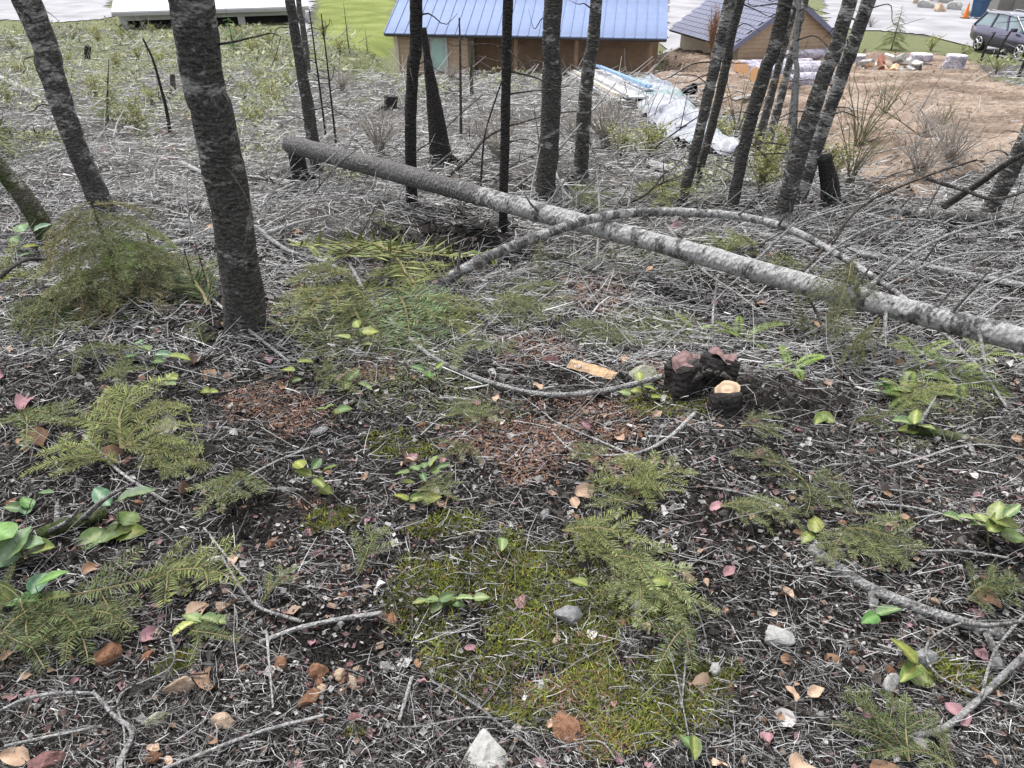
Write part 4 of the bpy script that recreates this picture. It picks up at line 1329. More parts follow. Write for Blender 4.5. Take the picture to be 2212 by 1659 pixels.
def place_frond(b, e, var, tint, label, group=None, roll=0.0, name='fir_bough', parent=None, spray=False, wide=1.0):
    d = e - b; L = d.length
    sm, nm = (FS if spray else FR)[var % (4 if spray else 7)]
    x = d.normalized(); z0 = Vector((0, 0, 1))
    if abs(x.z) > .9: z0 = Vector((0, -1, 0))
    y = z0.cross(x).normalized(); z = x.cross(y)
    m = Matrix((x, y, z)).transposed().to_4x4() @ Matrix.Rotation(roll, 4, 'X')
    if parent is None:
        t = empty(name, b); t.rotation_euler = m.to_euler(); t.scale = (L, L * wide, L)
        tag(t, label, 'fir branch', group)
        s = ob('stem', sm, t); s.color = (1, 1, 1, 1)
        n_ = ob('needles', nm, t); n_.color = (*tint, 1)
        n_['kind'] = 'stuff'
    else:
        t = ob('branch', sm, parent, b - parent.location); t.rotation_euler = m.to_euler(); t.scale = (L, L * wide, L)
        n_ = ob('needles', nm, t); n_.color = (*tint, 1); n_['kind'] = 'stuff'
    return t


GRN = (.85, .92, .8); YEL = (1.12, 1.15, .82); DRK = (.55, .63, .5); PAL = (1.3, 1.38, 1.22); BLU = (.9, 1.15, 1.1)
FRL = [
    # base, tips, tint, phrase
    ((262, 968), [(222, 848), (318, 832), (404, 862), (440, 930), (452, 985)], YEL, 'of the big fir frond at left', False),
    ((330, 1010), [(440, 950), (420, 1030)], GRN, 'under the big fir frond at left', True),
    ((258, 1000), [(58, 1014), (130, 960)], YEL, 'left of the big fir frond', True),
    ((528, 1018), [(452, 1118), (490, 1110)], GRN, 'hanging right of the broad salal leaves', True),
    ((150, 1285), [(390, 1278)], GRN, 'behind the blocky tan stone', True),
    ((300, 1262), [(502, 1286), (480, 1230)], YEL, 'above the curled brown leaves', True),
    ((95, 1300), [(-10, 1480), (60, 1470), (158, 1445)], DRK, 'in the dark fir pile at the lower left edge', True),
    ((40, 1290), [(-30, 1360), (130, 1380), (-20, 1250)], DRK, 'in the upper dark fir pile at lower left', True),
    ((140, 1330), [(270, 1378), (170, 1420)], GRN, 'between the tan stones', True),
    ((566, 1302), [(634, 1222)], GRN, 'small and lying right of the whitish twig', True),
    ((410, 1360), [(500, 1402)], GRN, 'under the pale salal sprig', True),
    ((770, 1242), [(846, 1146)], GRN, 'small and lying left of the moss', True),
    ((1215, 1146), [(1335, 1130), (1412, 1166), (1330, 1210)], YEL, 'at the top of the central fir pile', False),
    ((1300, 1200), [(1440, 1236), (1500, 1290), (1410, 1310)], PAL, 'in the middle of the central fir pile', False),
    ((1380, 1260), [(1540, 1340), (1470, 1368), (1390, 1350), (1300, 1300)], PAL, 'at the lower end of the central fir pile', True),
    ((1500, 1352), [(1385, 1442)], GRN, 'trailing below the central fir pile', True),
    ((1436, 1078), [(1284, 1018), (1340, 990)], YEL, 'yellow green, left half of the forked bough', True),
    ((1350, 1046), [(1496, 1018), (1470, 1076)], YEL, 'yellow green, right half of the forked bough', True),
    ((1390, 1092), [(1262, 1092)], GRN, 'below the yellow green forked bough', True),
    ((1555, 1092), [(1745, 1122), (1660, 1130)], GRN, 'lying right of the forked bough', False),
    ((1740, 1040), [(1590, 965), (1720, 1110)], DRK, 'dark, below the reddish stone', False),
    ((1850, 1110), [(1762, 1015), (1960, 1150)], DRK, 'at the top of the right hand fir pile', False),
    ((1830, 1140), [(1800, 1225), (1885, 1232), (1965, 1222), (2002, 1172)], GRN, 'at the bottom of the right hand fir pile', False),
    ((1838, 912), [(1940, 906)], DRK, 'small and dark above the twig litter at right', True),
    ((2090, 1295), [(2222, 1275), (2180, 1235), (2150, 1330)], DRK, 'near the right edge above the stout branch', True),
    ((1965, 1645), [(1805, 1545), (1845, 1485), (1935, 1500)], DRK, 'at the lower right near the corner', True),
    ((2060, 1660), [(1985, 1555), (1900, 1620)], GRN, 'in the lower right corner', True),
    ((795, 622), [(612, 642), (640, 722), (615, 596)], YEL, 'at the left of the fir bed', False),
    ((770, 650), [(690, 780), (790, 768), (730, 700)], GRN, 'in front of the fir bed', False),
    ((850, 640), [(900, 748), (955, 752), (990, 660)], BLU, 'bluish green at the right of the fir bed', False),
    ((900, 650), [(1056, 690), (1010, 720), (870, 590)], YEL, 'at the far right of the fir bed', False),
    ((740, 560), [(830, 640), (690, 545)], YEL, 'yellowish at the top of the fir bed', True),
    ((1090, 640), [(1205, 600), (1180, 690), (1120, 690)], GRN, 'on the ground beneath the arched tree', False),
    ((1200, 720), [(1370, 730), (1300, 700)], GRN, 'flattened behind the tan bark slab', False),
    ((1060, 745), [(960, 800), (1110, 770)], GRN, 'along the long bent branch', True),
    ((1240, 430), [(1290, 395), (1335, 425), (1300, 455)], GRN, 'at the foot of the grey trunk', False),
    ((800, 478), [(858, 512), (830, 462)], DRK, 'small in the dark hollow', True),
    ((120, 645), [(-10, 690), (60, 722), (130, 722)], DRK, 'at the left of the low fir mat', False),
    ((180, 640), [(205, 700), (290, 668), (310, 620)], DRK, 'at the right of the low fir mat', False),
    ((60, 600), [(-20, 560), (-20, 640)], YEL, 'pale at the left edge above the fir mat', True),
    ((-20, 318), [(62, 345), (30, 300)], GRN, 'on the bent mossy trunk', True),
    ((190, 745), [(250, 790), (180, 800)], DRK, 'small below the low fir mat', True),
    ((440, 742), [(410, 700), (470, 720)], DRK, 'small left of the thickest tree foot', True),
    ((1560, 560), [(1640, 530), (1600, 510)], YEL, 'behind the log middle', True),
    ((1420, 400), [(1500, 430), (1450, 450)], YEL, 'under the leaning trunk pair', False),
    ((1700, 560), [(1640, 600)], GRN, 'small against the back of the log', True),
    ((1940, 860), [(2060, 830), (2010, 900)], YEL, 'below the right end of the log', False),
    ((960, 900), [(1040, 870), (1080, 920)], GRN, 'below the long bent branch', True),
    ((1020, 960), [(960, 1000)], GRN, 'small by the salal sprig at centre', True),
    ((900, 1060), [(1000, 1040), (980, 1090)], GRN, 'under the salal sprig at centre', True),
    ((680, 820), [(760, 860), (720, 790)], GRN, 'in front of the fir bed by the rusty needles', True),
    ((210, 820), [(280, 790), (330, 810)], GRN, 'above the big fir frond at left', True),
    ((30, 900), [(130, 930), (90, 960)], GRN, 'at the left edge above the salal', True),
    ((1240, 960), [(1300, 1010)], GRN, 'small above the forked bough', True),
    ((450, 660), [(470, 600), (410, 590)], DRK, 'small beside the rusty seedling', True),
    ((1600, 920), [(1680, 900), (1700, 950)], DRK, 'dark at the right of the cut stump', True),
]
WORDS = ['first', 'second', 'third', 'fourth', 'fifth']
vk = 0
for (bx, by), tips, tint, ph, spray in FRL:
    for j, (ex, ey) in enumerate(tips):
        b = G(bx, by, .03 + .015 * j); e = G(ex, ey, .04 + .04 * random.random())
        lab = 'green fir bough ' + ph
        if len(tips) > 1:
            lab = WORDS[j] + ' fir bough ' + ph
        k_ = random.uniform(.85, 1.15)
        place_frond(b, e, vk, tuple(c * k_ for c in tint), lab, 'fir boughs on the ground', random.uniform(-.35, .35), spray=spray or (by > 800 and j % 2 == 1))
        vk += 1
# boughs still hanging on the log
for (bx, by, bt), (ex, ey, et), tint, lab in (
    ((1905, 690, 3.66), (1800, 790, 3.72), DRK, 'dark fir bough drooping below the log at right'),
    ((1838, 570, 3.88), (1800, 700, 3.8), DRK, 'fir bough hanging over the log from the arch tip'),
    ((1830, 600, 3.82), (1900, 640, 3.74), DRK, 'fir bough lying on top of the log at right'),
    ((1720, 625, 4.0), (1735, 712, 4.05), DRK, 'small fir bough hanging under the log'),
    ((1168, 515, 4.76), (1166, 605, 4.7), DRK, 'thin fir tip hanging below the arched tree'),
    ((1580, 505, 5.0), (1640, 545, 4.9), GRN, 'fir bough hanging behind the log under the arch'),
    ((1900, 685, 3.64), (1850, 800, 3.68), DRK, 'second dark fir bough drooping below the log at right'),
    ((1850, 560, 3.9), (1760, 650, 3.85), DRK, 'left fir bough hanging over the log from the arch tip'),
    ((1825, 620, 3.78), (1810, 740, 3.74), DRK, 'lowest fir bough dangling in front of the log at right')):
    place_frond(W(bx, by, bt), W(ex, ey, et), vk, (.62, .66, .55), lab, 'fir boughs hanging on the fallen trees', 0.6 if vk % 2 else -.5, wide=.9)
    vk += 1


def fir_sapling(px, py, hgt, label, tint, n=22, lean=(0, 0), spread=.5, name='fir_sapling', dome=False):
    b = G(px, py)
    t = empty(name, b); tag(t, label, 'fir sapling')
    top = Vector((lean[0], lean[1], hgt))
    ob('trunk', bark_tube([Vector((0, 0, -.05)), top * .5, top], [.012 + hgt * .012, .008 + hgt * .006, .004], 7, .04, .06, 3, mat=B_brown), t)
    for k in range(n):
        f = .12 + .85 * k / n
        p = b + top * f
        a = k * 2.4; L = spread * hgt * ((1.0 - .45 * f) if dome else (1.08 - f)) + .04
        e = p + Vector((math.cos(a) * L, math.sin(a) * L, -L * (.25 + .5 * f if dome else .45) + .06))
        place_frond(p, e, k, tuple(c * random.uniform(.8, 1.2) for c in tint), None, parent=t)
    return t


fir_sapling(262, 632, .60, 'bushy young fir beside the foot of the leaning left trunk', (.8, .84, .7), 26, spread=.85, dome=True)
fir_sapling(345, 600, .38, 'smaller young fir left of the rusty seedling', GRN, 16, spread=.6)
fir_sapling(1143, 150, 1.5, 'small blue green conifer beside the house porch', (.9, 1.6, 1.5), 30, spread=.35)
fir_sapling(1925, 108, 1.9, 'dark green young conifer behind the firewood heap', (.9, 1.1, .7), 34, spread=.42)
fir_sapling(755, 118, 2.2, 'thin young conifer on the lawn edge', (1.3, 1.5, 1.0), 22, spread=.16)
fir_sapling(795, 124, 1.2, 'short young conifer on the lawn edge by the house', (1.2, 1.5, 1.0), 18, spread=.22)
fir_sapling(230, 262, 1.0, 'drooping pale fir seedling behind the leaning left trunk', YEL, 18, (.35, 0), spread=.4)
fir_sapling(505, 108, 1.9, 'blue green young conifer right of the thickest tree top', (.8, 1.5, 1.2), 26, spread=.28)

# ================================================================== leafy sprigs (salal)
def leaf_mesh(name, w=.3, fold=.18, curl=.15, wav=.02, nu=9, nv=5, tipp=1.15, mat=None, base=(.13, .22, .05), rib=(.34, .40, .16), seed=0, thick=.012):
    rs = np.random.default_rng(seed)
    u = np.linspace(0, 1, nu); v = np.linspace(-1, 1, nv)
    U, Vv = np.meshgrid(u, v, indexing='ij')
    wid = w * np.sin(np.clip(U, 0, 1) ** .8 * math.pi) ** .75 * (1 - .25 * (U - .3)) + .004
    x = U; y = Vv * wid
    z = np.abs(Vv) * wid * fold * 2 - curl * U * U + wav * np.sin(U * 9 + seed) * Vv + .012 * np.cos(U * 26) * np.abs(Vv)
    V = np.stack([x, y, z], -1).reshape(-1, 3)
    i = np.arange(nu * nv).reshape(nu, nv)
    F = np.stack([i[:-1, :-1], i[1:, :-1], i[1:, 1:], i[:-1, 1:]], -1).reshape(-1, 4)
    c = np.array(base)[None] * (1 + .2 * rs.normal(size=(len(V), 1)) * .6)
    vein = np.exp(-(Vv.ravel() / .16) ** 2)[:, None] * .8 + (.18 * (np.cos(U.ravel() * 26 + np.abs(Vv.ravel()) * 4) > .75))[:, None]
    c = c * (1 - np.clip(vein, 0, 1)) + np.array(rib)[None] * np.clip(vein, 0, 1)
    V2 = V - np.array([0, 0, thick])
    return mesh(name, np.concatenate([V, V2]), [F, F[:, ::-1] + len(V)], np.concatenate([c, c * 1.15]), mat or M_leaf, smooth=True)


SL = [leaf_mesh('leaf', w, f, c, .02, base=b_, seed=k, rib=(.26, .32, .14)) for k, (w, f, c, b_) in enumerate(((.30, .18, .12, (.10, .17, .055)), (.33, .12, .25, (.115, .185, .055)), (.27, .25, .05, (.09, .16, .06)), (.36, .1, .18, (.14, .195, .05))))]
GL = (.9, .95, 1.0); GB = (1.0, 1.15, 1.7); GY = (1.35, 1.12, .75); GP = (1.45, 1.3, 1.45); GG = (.75, 1.1, .8)


def salal(px, py, leaves, label, hgt=.12, lsize=.08, tint=GL, name='salal_sprig', lean=None):
    """leaves: list of (px,py,tint) of each leaf's middle, or a count"""
    b = G(px, py)
    t = empty(name, b); tag(t, label, 'leafy plant', 'salal sprigs')
    rs = random.Random(px * 7 + py)
    k0 = depth(b) / FPX
    if isinstance(leaves, int):
        leaves = [(px + rs.uniform(-55, 55) * .09 / k0 / 55 * .9, py - rs.uniform(.1, 1.0) * hgt / k0 * .8, tint) for _ in range(leaves)]
    crown = None
    tops = []
    for (lx, ly, tn) in leaves:
        p = W(lx, ly, depth(b) - rs.uniform(-.02, .06))
        g = float(H(p.x, p.y))
        if p.z < g + .025: p.z = g + .025
        tops.append((p, tn))
    mean = sum((p for p, _ in tops), Vector()) / len(tops)
    st = Vector((0, 0, -.02)); mid = (mean - b) * .75
    ob('stem', bark_tube([st, mid * .5 + Vector((rs.uniform(-.01, .01), 0, .01)), mid], [.0032, .0028, .0022], 5, .02, .05, 1, mat=B_green, name='stem'), t)
    for p, tn in tops:
        out = p - b - mid * .6
        a = math.atan2(out.y, out.x) + rs.uniform(-.4, .4)
        tilt = rs.uniform(-.5, .15); rl = rs.uniform(-.45, .45)
        s = lsize * rs.uniform(.85, 1.15)
        o = ob('leaf', SL[rs.randrange(4)], t, p - b - Vector((math.cos(a), math.sin(a), 0)) * s * .5)
        o.rotation_euler = (rl, tilt, a); o.scale = (s, s, s)
        k_ = rs.uniform(.85, 1.15)
        o.color = (tn[0] * k_, tn[1] * k_, tn[2] * k_, 1)
        q = o.location.copy()
        ob('leaf_stalk', bark_tube([mid * rs.uniform(.6, 1), (mid + q) * .5 + Vector((0, 0, .006)), q], [.0018, .0015, .0012], 4, .02, .02, 2, mat=B_green, name='leaf_stalk'), t)
    return t


salal(268, 1160, [(222, 1078, GB), (298, 1068, GL), (278, 1112, GL), (252, 1152, GL), (290, 1175, GY), (196, 1178, GP)], 'largest green salal sprig at the left with broad leaves', .16, .115)
salal(60, 1120, [(60, 1088, GG), (100, 1070, GL), (62, 1104, GB), (40, 1115, GL)], 'small dull green salal sprig left of the largest one', .1, .085)
salal(50, 1215, [(-4, 1150, GG), (40, 1182, GB), (10, 1208, GB), (65, 1175, GB), (95, 1195, GY)], 'pale bluish salal with big overlapping leaves at the left edge', .14, .125)
salal(110, 1320, [(82, 1256, GB), (116, 1250, GG), (60, 1312, GG), (128, 1306, GY), (10, 1290, GY)], 'dark green salal above the fir pile at lower left', .12, .10)
salal(330, 800, [(290, 736, GB), (275, 765, GB), (312, 752, GL), (356, 765, GB), (388, 768, GY), (345, 785, GL)], 'bluish salal sprig above the big fir frond', .14, .10)
salal(95, 560, [(45, 495, GB), (95, 494, GB), (70, 540, GY), (108, 535, GY), (66, 568, GB), (30, 520, GL)], 'tall salal sprig at the left edge by the bent trunk', .2, .15)
salal(205, 632, [(168, 592, GY), (202, 598, GL), (218, 608, GL), (178, 612, GL)], 'salal sprig in front of the young fir', .12, .13)
salal(230, 690, [(215, 655, GB), (240, 668, GB), (225, 645, GL)], 'small salal sprig on the low fir mat', .1, .12)
salal(690, 1070, [(645, 1000, GY), (685, 1002, GL), (715, 1018, GY), (655, 1026, GY), (690, 1042, GY), (705, 1068, GY)], 'yellow green salal sprig left of centre', .13, .068)
salal(915, 1060, [(868, 1018, GL), (895, 1008, GL), (918, 1000, GL), (938, 998, GY), (945, 1018, GL), (915, 1030, GL), (880, 1048, GY), (960, 1006, GL)], 'bright green salal sprig at the centre', .13, .058)
salal(880, 1090, [(868, 1085, GY), (905, 1080, GY), (935, 1078, GY)], 'low yellow green leaves below the bright central sprig', .05, .065)
salal(785, 770, [(740, 728, GP), (778, 720, GY), (800, 716, GY), (790, 745, GY), (770, 700, GY)], 'pale yellow salal sprig in front of the fir bed', .12, .085)
salal(745, 830, [(715, 812, GL), (765, 815, GP), (750, 838, GP), (790, 830, GP)], 'grey green salal leaves below the fir bed', .08, .08)
salal(625, 840, [(622, 800, GY), (660, 778, GY), (640, 820, GP)], 'small yellow salal sprig above the rusty needles', .1, .07)
salal(720, 920, [(690, 885, GY), (712, 880, GY), (735, 890, GY), (745, 882, GL)], 'salal sprig right of the rusty needles', .08, .06)
salal(455, 860, [(445, 848, GY), (462, 855, GY), (370, 815, GY), (365, 835, GP)], 'two tone yellow green leaves beside the big fir frond', .06, .078)
salal(440, 1350, [(420, 1350, GP), (455, 1342, GP), (480, 1365, GP), (395, 1360, (2.4, 1.9, 2.2)), (470, 1395, GB)], 'pale salal sprig with a white leaf at lower left', .06, .07)
salal(2140, 1180, [(2085, 1118, GP), (2120, 1112, GP), (2150, 1108, GP), (2185, 1110, GP), (2105, 1140, GP), (2155, 1140, GY), (2190, 1160, GL), (2175, 1125, GY), (2050, 1125, GP)], 'pale green salal sprig near the right edge', .13, .08)
salal(1965, 1460, [(1952, 1408, GY), (1968, 1450, GY), (1985, 1470, GP)], 'upright bright yellow green leaf pair by the grey stone', .1, .09)
salal(1760, 1160, [(1760, 1135, GY), (1730, 1205, GY)], 'single yellow green leaf standing left of the fir pile', .08, .07)
salal(1495, 1640, [(1488, 1600, GL), (1500, 1615, GY)], 'single folded green leaf on the bottom edge', .07, .07)
salal(1080, 1190, [(1085, 1176, GP)], 'round pale yellow leaf in the moss', .03, .06)
salal(1390, 870, [(1375, 845, GY), (1405, 835, GY), (1350, 850, GP), (1420, 862, GY), (1380, 815, GY)], 'yellow green seedling in front of the mossy boulder', .07, .065)
salal(930, 840, [(925, 812, GG), (900, 800, GL), (950, 790, GY)], 'small green seedling under the long bent branch', .06, .07)
salal(1895, 1340, [(1880, 1338, GG), (1910, 1342, GL)], 'narrow green leaf pair by the lichen crusted stick', .04, .07)
salal(1920, 860, [(1905, 840, GG), (1925, 845, GG), (1945, 855, GY)], 'small green seedling at right below the log', .07, .10)
salal(1780, 910, [(1770, 905, GY), (1790, 900, GP)], 'tiny yellow seedling right of the cut stump', .05, .09)
salal(1980, 940, [(1945, 915, GP), (1975, 905, GY), (2000, 930, GP), (1960, 935, GY)], 'pale leaves beside the short mossy log', .06, .1)
salal(1240, 1330, [(1250, 1258, GY), (1430, 1255, GY)], 'yellow green leaf lying on the central fir pile', .02, .06)
salal(945, 1310, [(905, 1300, GY), (930, 1296, GL), (950, 1305, GL), (975, 1300, GY), (990, 1310, GL), (945, 1330, GL), (1005, 1295, GP), (1040, 1292, GP), (965, 1288, GL)], 'low round leaved sprig at the edge of the moss', .03, .05)

# rusty seedlings beside the thickest tree
for k, (px, py, h, col, lab) in enumerate(((452, 640, .34, (.34, .12, .05), 'rust red upright seedling against the thickest tree'), (425, 640, .30, (.13, .14, .05), 'dull green upright seedling left of the rust red one'))):
    b = G(px, py)
    t = empty('seedling', b); tag(t, lab, 'seedling')
    ob('stem', bark_tube([Vector((0, 0, -.03)), Vector((.005, 0, h * .5)), Vector((-.005, 0, h))], [.004, .003, .002], 5, .03, .05, k, mat=B_brown, name='stem'), t)
    P_ = np.array([[0, 0, z] for z in np.linspace(.03, h, 20)], float)
    V, F, C = needles_for([P_], .030, .006, .0035, col, tuple(c * 1.3 for c in col), k)
    ob('foliage', mesh('foliage', V, F, C, M_need), t)

# ================================================================== ferns
def fern_mesh(seed, col=(.20, .26, .06)):
    rs = np.random.default_rng(seed)
    u = np.linspace(0, 1, 10)
    main = np.stack([u, .05 * np.sin(u * 3 + seed), .35 * u - .45 * u * u], 1)
    Vs, Cs = [], []
    for s in (-1, 1):
        for f in np.linspace(.12, .97, 20):
            p = np.array([np.interp(f, u, main[:, c]) for c in range(3)])
            L = .20 * math.sin((f * .9 + .1) * math.pi) ** .7 + .015
            a = math.radians(72 - 25 * f) * s
            d = np.array([math.cos(a), math.sin(a), -.12]); w_ = np.array([-d[1], d[0], 0]) * .018
            m1 = p + d * L * .4
            Vs.append(np.array([p, m1 + w_, p + d * L, m1 - w_, m1 + np.array([0, 0, .006])]))
            Cs.append(np.tile(np.array(col) * rs.uniform(.75, 1.25), (5, 1)))
    V = np.concatenate(Vs); n = len(Vs)
    F = (np.arange(n)[:, None, None] * 5 + np.array([[0, 1, 4], [1, 2, 4], [2, 3, 4], [3, 0, 4]])[None]).reshape(-1, 3)
    return mesh('frond', V, F, np.concatenate(Cs), M_leaf)


FM = [fern_mesh(k) for k in range(3)]


def fern(px, py, n, L, tint, label, up=.4):
    b = G(px, py)
    t = empty('fern', b); tag(t, label, 'fern')
    rs = random.Random(px)
    for k in range(n):
        a = k * 6.283 / n + rs.uniform(-.3, .3)
        o = ob('frond', FM[k % 3], t, (0, 0, .01))
        o.rotation_euler = (rs.uniform(-.2, .2), -rs.uniform(.1, up), a)
        s = L * rs.uniform(.7, 1.1); o.scale = (s, s, s)
        k_ = rs.uniform(.85, 1.2); o.color = (tint[0] * k_, tint[1] * k_, tint[2] * k_, 1)


fern(1600, 735, 5, .26, (.8, .85, .75), 'yellow green fern behind the cut stump', .8)
fern(1500, 715, 3, .16, (.9, .95, .7), 'small bright fern left of the stump fern', .5)
fern(1990, 780, 8, .26, (.95, .95, 1.1), 'pale spreading fern under the right end of the log', .4)
fern(2060, 830, 7, .24, (1.0, 1.0, 1.2), 'second pale fern just below the spreading one', .4)
fern(1960, 860, 6, .22, (.85, .9, .9), 'lower pale fern above the short mossy log', .4)
fern(2120, 770, 6, .22, (1.15, 1.1, 1.3), 'palest fern against the right end of the log', .5)
fern(700, 575, 5, .26, (1.05, 1.0, .7), 'yellowish fern in front of the dark hollow', .6)
fern(1710, 800, 4, .2, (1.1, 1.3, .8), 'tiny fern right of the cut stump', .4)
fern(1060, 560, 4, .2, (1.1, 1.2, .8), 'tiny fern on the rim of the dark hollow', .5)

# ================================================================== shrubs and brush
def shrub_meshes(seed, n=14, nl=420, hgt=1.0, spread=.55, lw=.03, col=(.24, .28, .10), up=.8, stemc=(.16, .13, .10)):
    rs = np.random.default_rng(seed)
    st, tipsP = [], []
    for k in range(n):
        a = rs.uniform(0, 6.28); r = spread * rs.uniform(.2, 1)
        e = np.array([math.cos(a) * r, math.sin(a) * r, hgt * rs.uniform(.5, 1)])
        P_ = np.array([e * [f, f, f ** .75] + np.array([rs.normal() * .03, rs.normal() * .03, 0]) * f for f in np.linspace(0, 1, 6)])
        P_[0] = [rs.normal() * .03, rs.normal() * .03, -.05]
        st.append((P_, .010)); tipsP.append(P_)
        for j in range(3):
            f = rs.uniform(.3, .9); p = P_[int(f * 5)]
            d = rs.normal(size=3); d[2] = abs(d[2]); d /= np.linalg.norm(d)
            Q = p + np.linspace(0, 1, 4)[:, None] * d * rs.uniform(.12, .35) * hgt
            st.append((Q, .005)); tipsP.append(Q)
    V, F = join([tubes(P_[None], np.linspace(r, r * .3, len(P_))[None], 4) for P_, r in st])
    sm = mesh('stems', V, F, np.tile(np.array([stemc]), (len(V), 1)) * rs.uniform(.8, 1.2, (len(V), 1)), M_litter)
    lm = None
    if nl:
        Vs, Cs = [], []
        for k in range(nl):
            P_ = tipsP[rs.integers(len(tipsP))]
            f = rs.uniform(.25, 1); q = f * (len(P_) - 1); i = min(int(q), len(P_) - 2)
            p = P_[i] * (1 - q + i) + P_[i + 1] * (q - i) + rs.normal(size=3) * .035
            d = rs.normal(size=3); d[2] *= .5; d /= np.linalg.norm(d)
            w_ = np.cross(d, rs.normal(size=3)); w_ /= np.linalg.norm(w_); L = lw * rs.uniform(.7, 1.6)
            h = np.cross(w_, d) * L * .12
            Vs.append([p, p + d * L * .5 + w_ * L * .32, p + d * L, p + d * L * .5 - w_ * L * .32, p + d * L * .5 + h])
            Cs.append(np.tile(np.array(col) * rs.uniform(.6, 1.35), (5, 1)))
        F = (np.arange(nl)[:, None, None] * 5 + np.array([[0, 1, 4], [1, 2, 4], [2, 3, 4], [3, 0, 4]])[None]).reshape(-1, 3)
        lm = mesh('leaves', np.array(Vs).reshape(-1, 3), F, np.concatenate(Cs), M_leaf)
    return sm, lm


SH = [shrub_meshes(600 + k, 14, 520, .9, .6, .05) for k in range(3)]
SHT = [shrub_meshes(610 + k, 34, 0, .8, .55, 0, stemc=(.33, .30, .27)) for k in range(2)]
SHB = [shrub_meshes(620 + k, 13, 70, 1.2, .6, .03, (.16, .19, .08), stemc=(.17, .16, .10)) for k in range(2)]
SHR = [shrub_meshes(630, 60, 200, 1.3, .28, .04, (.34, .19, .11), stemc=(.32, .19, .12))]


def shrub(px, py, s, lib, k, tint, label, name='shrub', cat='shrub', group=None, sz=1.0, stint=(1, 1, 1)):
    b = G(px, py)
    t = empty(name, b, (0, 0, random.uniform(0, 6.28))); t.scale = (s, s, s * sz)
    tag(t, label, cat, group)
    sm, lm = lib[k % len(lib)]
    o = ob('stems', sm, t); o.color = (*stint, 1)
    if lm:
        o = ob('leaves', lm, t); o.color = (*tint, 1); o['kind'] = 'stuff'
    return t


rs = random.Random(4)
BR = [(30, 110, 'at the upper left edge'), (100, 75, 'left of the leaning left trunk'), (160, 90, 'right of the leaning left trunk top'), (215, 95, 'below the far road'),
      (265, 85, 'in front of the white building corner'), (330, 75, 'in front of the white building openings'), (300, 130, 'above the small broken stump'), (255, 150, 'near the drooping fir seedling'),
      (350, 140, 'behind the thin dark sapling'), (440, 100, 'behind the thickest tree'), (515, 90, 'just right of the thickest tree top'), (545, 120, 'right of the blue green conifer'),
      (580, 95, 'in front of the white building end'), (600, 140, 'left of the slim dark trunk'), (560, 175, 'midway up right of the thickest tree'), (530, 215, 'right of the thickest tree middle'),
      (590, 230, 'above the log butt'), (555, 280, 'left of the log butt'), (700, 85, 'on the edge of the lawn'), (735, 120, 'below the lawn'), (40, 165, 'left of the bleached branch'),
      (120, 180, 'touching the leaning left trunk'), (20, 230, 'at the left edge below the bleached branch'), (330, 225, 'beside the thin dark sapling foot'), (300, 290, 'low beside the thin dark sapling'),
      (210, 215, 'beside the leaning left trunk middle'), (150, 140, 'behind the leaning left trunk'), (620, 190, 'against the slim dark trunk'), (1340, 340, 'in front of the plastic sheet'), (1400, 335, 'below the plastic sheet'),
      (1660, 385, 'under the thin pale trunks'), (1640, 420, 'between the mossy trunk and the pair'), (1560, 310, 'beside the leaning pair, on the chips'), (1790, 395, 'beside the rotten snag'), (2010, 110, 'on the driveway bank'), (2080, 128, 'on the bank behind the round stump'), (2150, 160, 'on the bank below the car')]
for k, (px, py, ph) in enumerate(BR):
    g = rs.uniform(.9, 1.35)
    shrub(px, py, rs.uniform(.55, .95) * (.8 if py > 130 else 1.1), SH, k, (1.35 * g, 1.2 * g, 1.25 * g), 'pale green leafy shrub ' + ph, group='pale green shrubs in the clearing')
shrub(1310, 320, 1.35, SHT, 0, (1, 1, 1), 'round dry grey twiggy bush below the white panels', 'dry_bush', sz=.8)
shrub(1240, 300, .9, SHT, 1, (1, 1, 1), 'smaller dry grey bush behind the grey trunk', 'dry_bush', sz=.8)
for k, (px, py, lab) in enumerate(((290, 80, 'dry grey twigs in front of the white building'), (975, 175, 'dry grey twigs before the house wall'), (1180, 215, 'dry grey twigs behind the sturdy dark trunk'), (740, 200, 'dry grey twigs behind the wire thin stems'), (2050, 360, 'dry grey twigs on the lower edge of the chips'), (1980, 395, 'dry grey tangle beside the rotten snag'), (2170, 400, 'dry grey tangle by the right edge trunk'), (2000, 300, 'dry grey sprigs standing in the chips'), (1075, 350, 'dry grey tangle behind the slender dark trunk'), (820, 330, 'dry grey tangle behind the fallen log'), (1500, 95, 'grey bare brush beside the shed'), (1880, 60, 'grey bare brush beside the driveway'))):
    shrub(px, py, rs.uniform(.6, .9), SHT, k, (1, 1, 1), lab, 'dry_bush')
shrub(1062, 158, 1.25, SHR, 0, (1, 1, 1), 'brown dead columnar bush against the house', 'dead_bush', sz=1.3)
shrub(1535, 132, 1.25, SHR, 0, (1.2, 1.1, 1), 'tan dead columnar bush left of the shed', 'dead_bush', sz=1.4)
shrub(1245, 128, .9, SHR, 0, (1, .8, .8), 'reddish dead brush under the porch roof', 'dead_bush', sz=.8)
shrub(1400, 130, .9, SHR, 0, (.9, .8, .7), 'reddish brush at the porch corner', 'dead_bush', sz=.8)
for k, (px, py, s, lab) in enumerate(((1850, 330, .95, 'tall green broom plant left of the firewood heap'), (1905, 260, .7, 'thin broom plant below the firewood heap'), (2030, 290, .55, 'low broom plant alone on the chips'), (1590, 300, .8, 'dark broom plant behind the leaning pair'), (1835, 395, .7, 'broom plant beside the rotten snag'))):
    shrub(px, py, s, SHB, k, (1.2, 1.2, 1.0), lab, 'broom_plant')
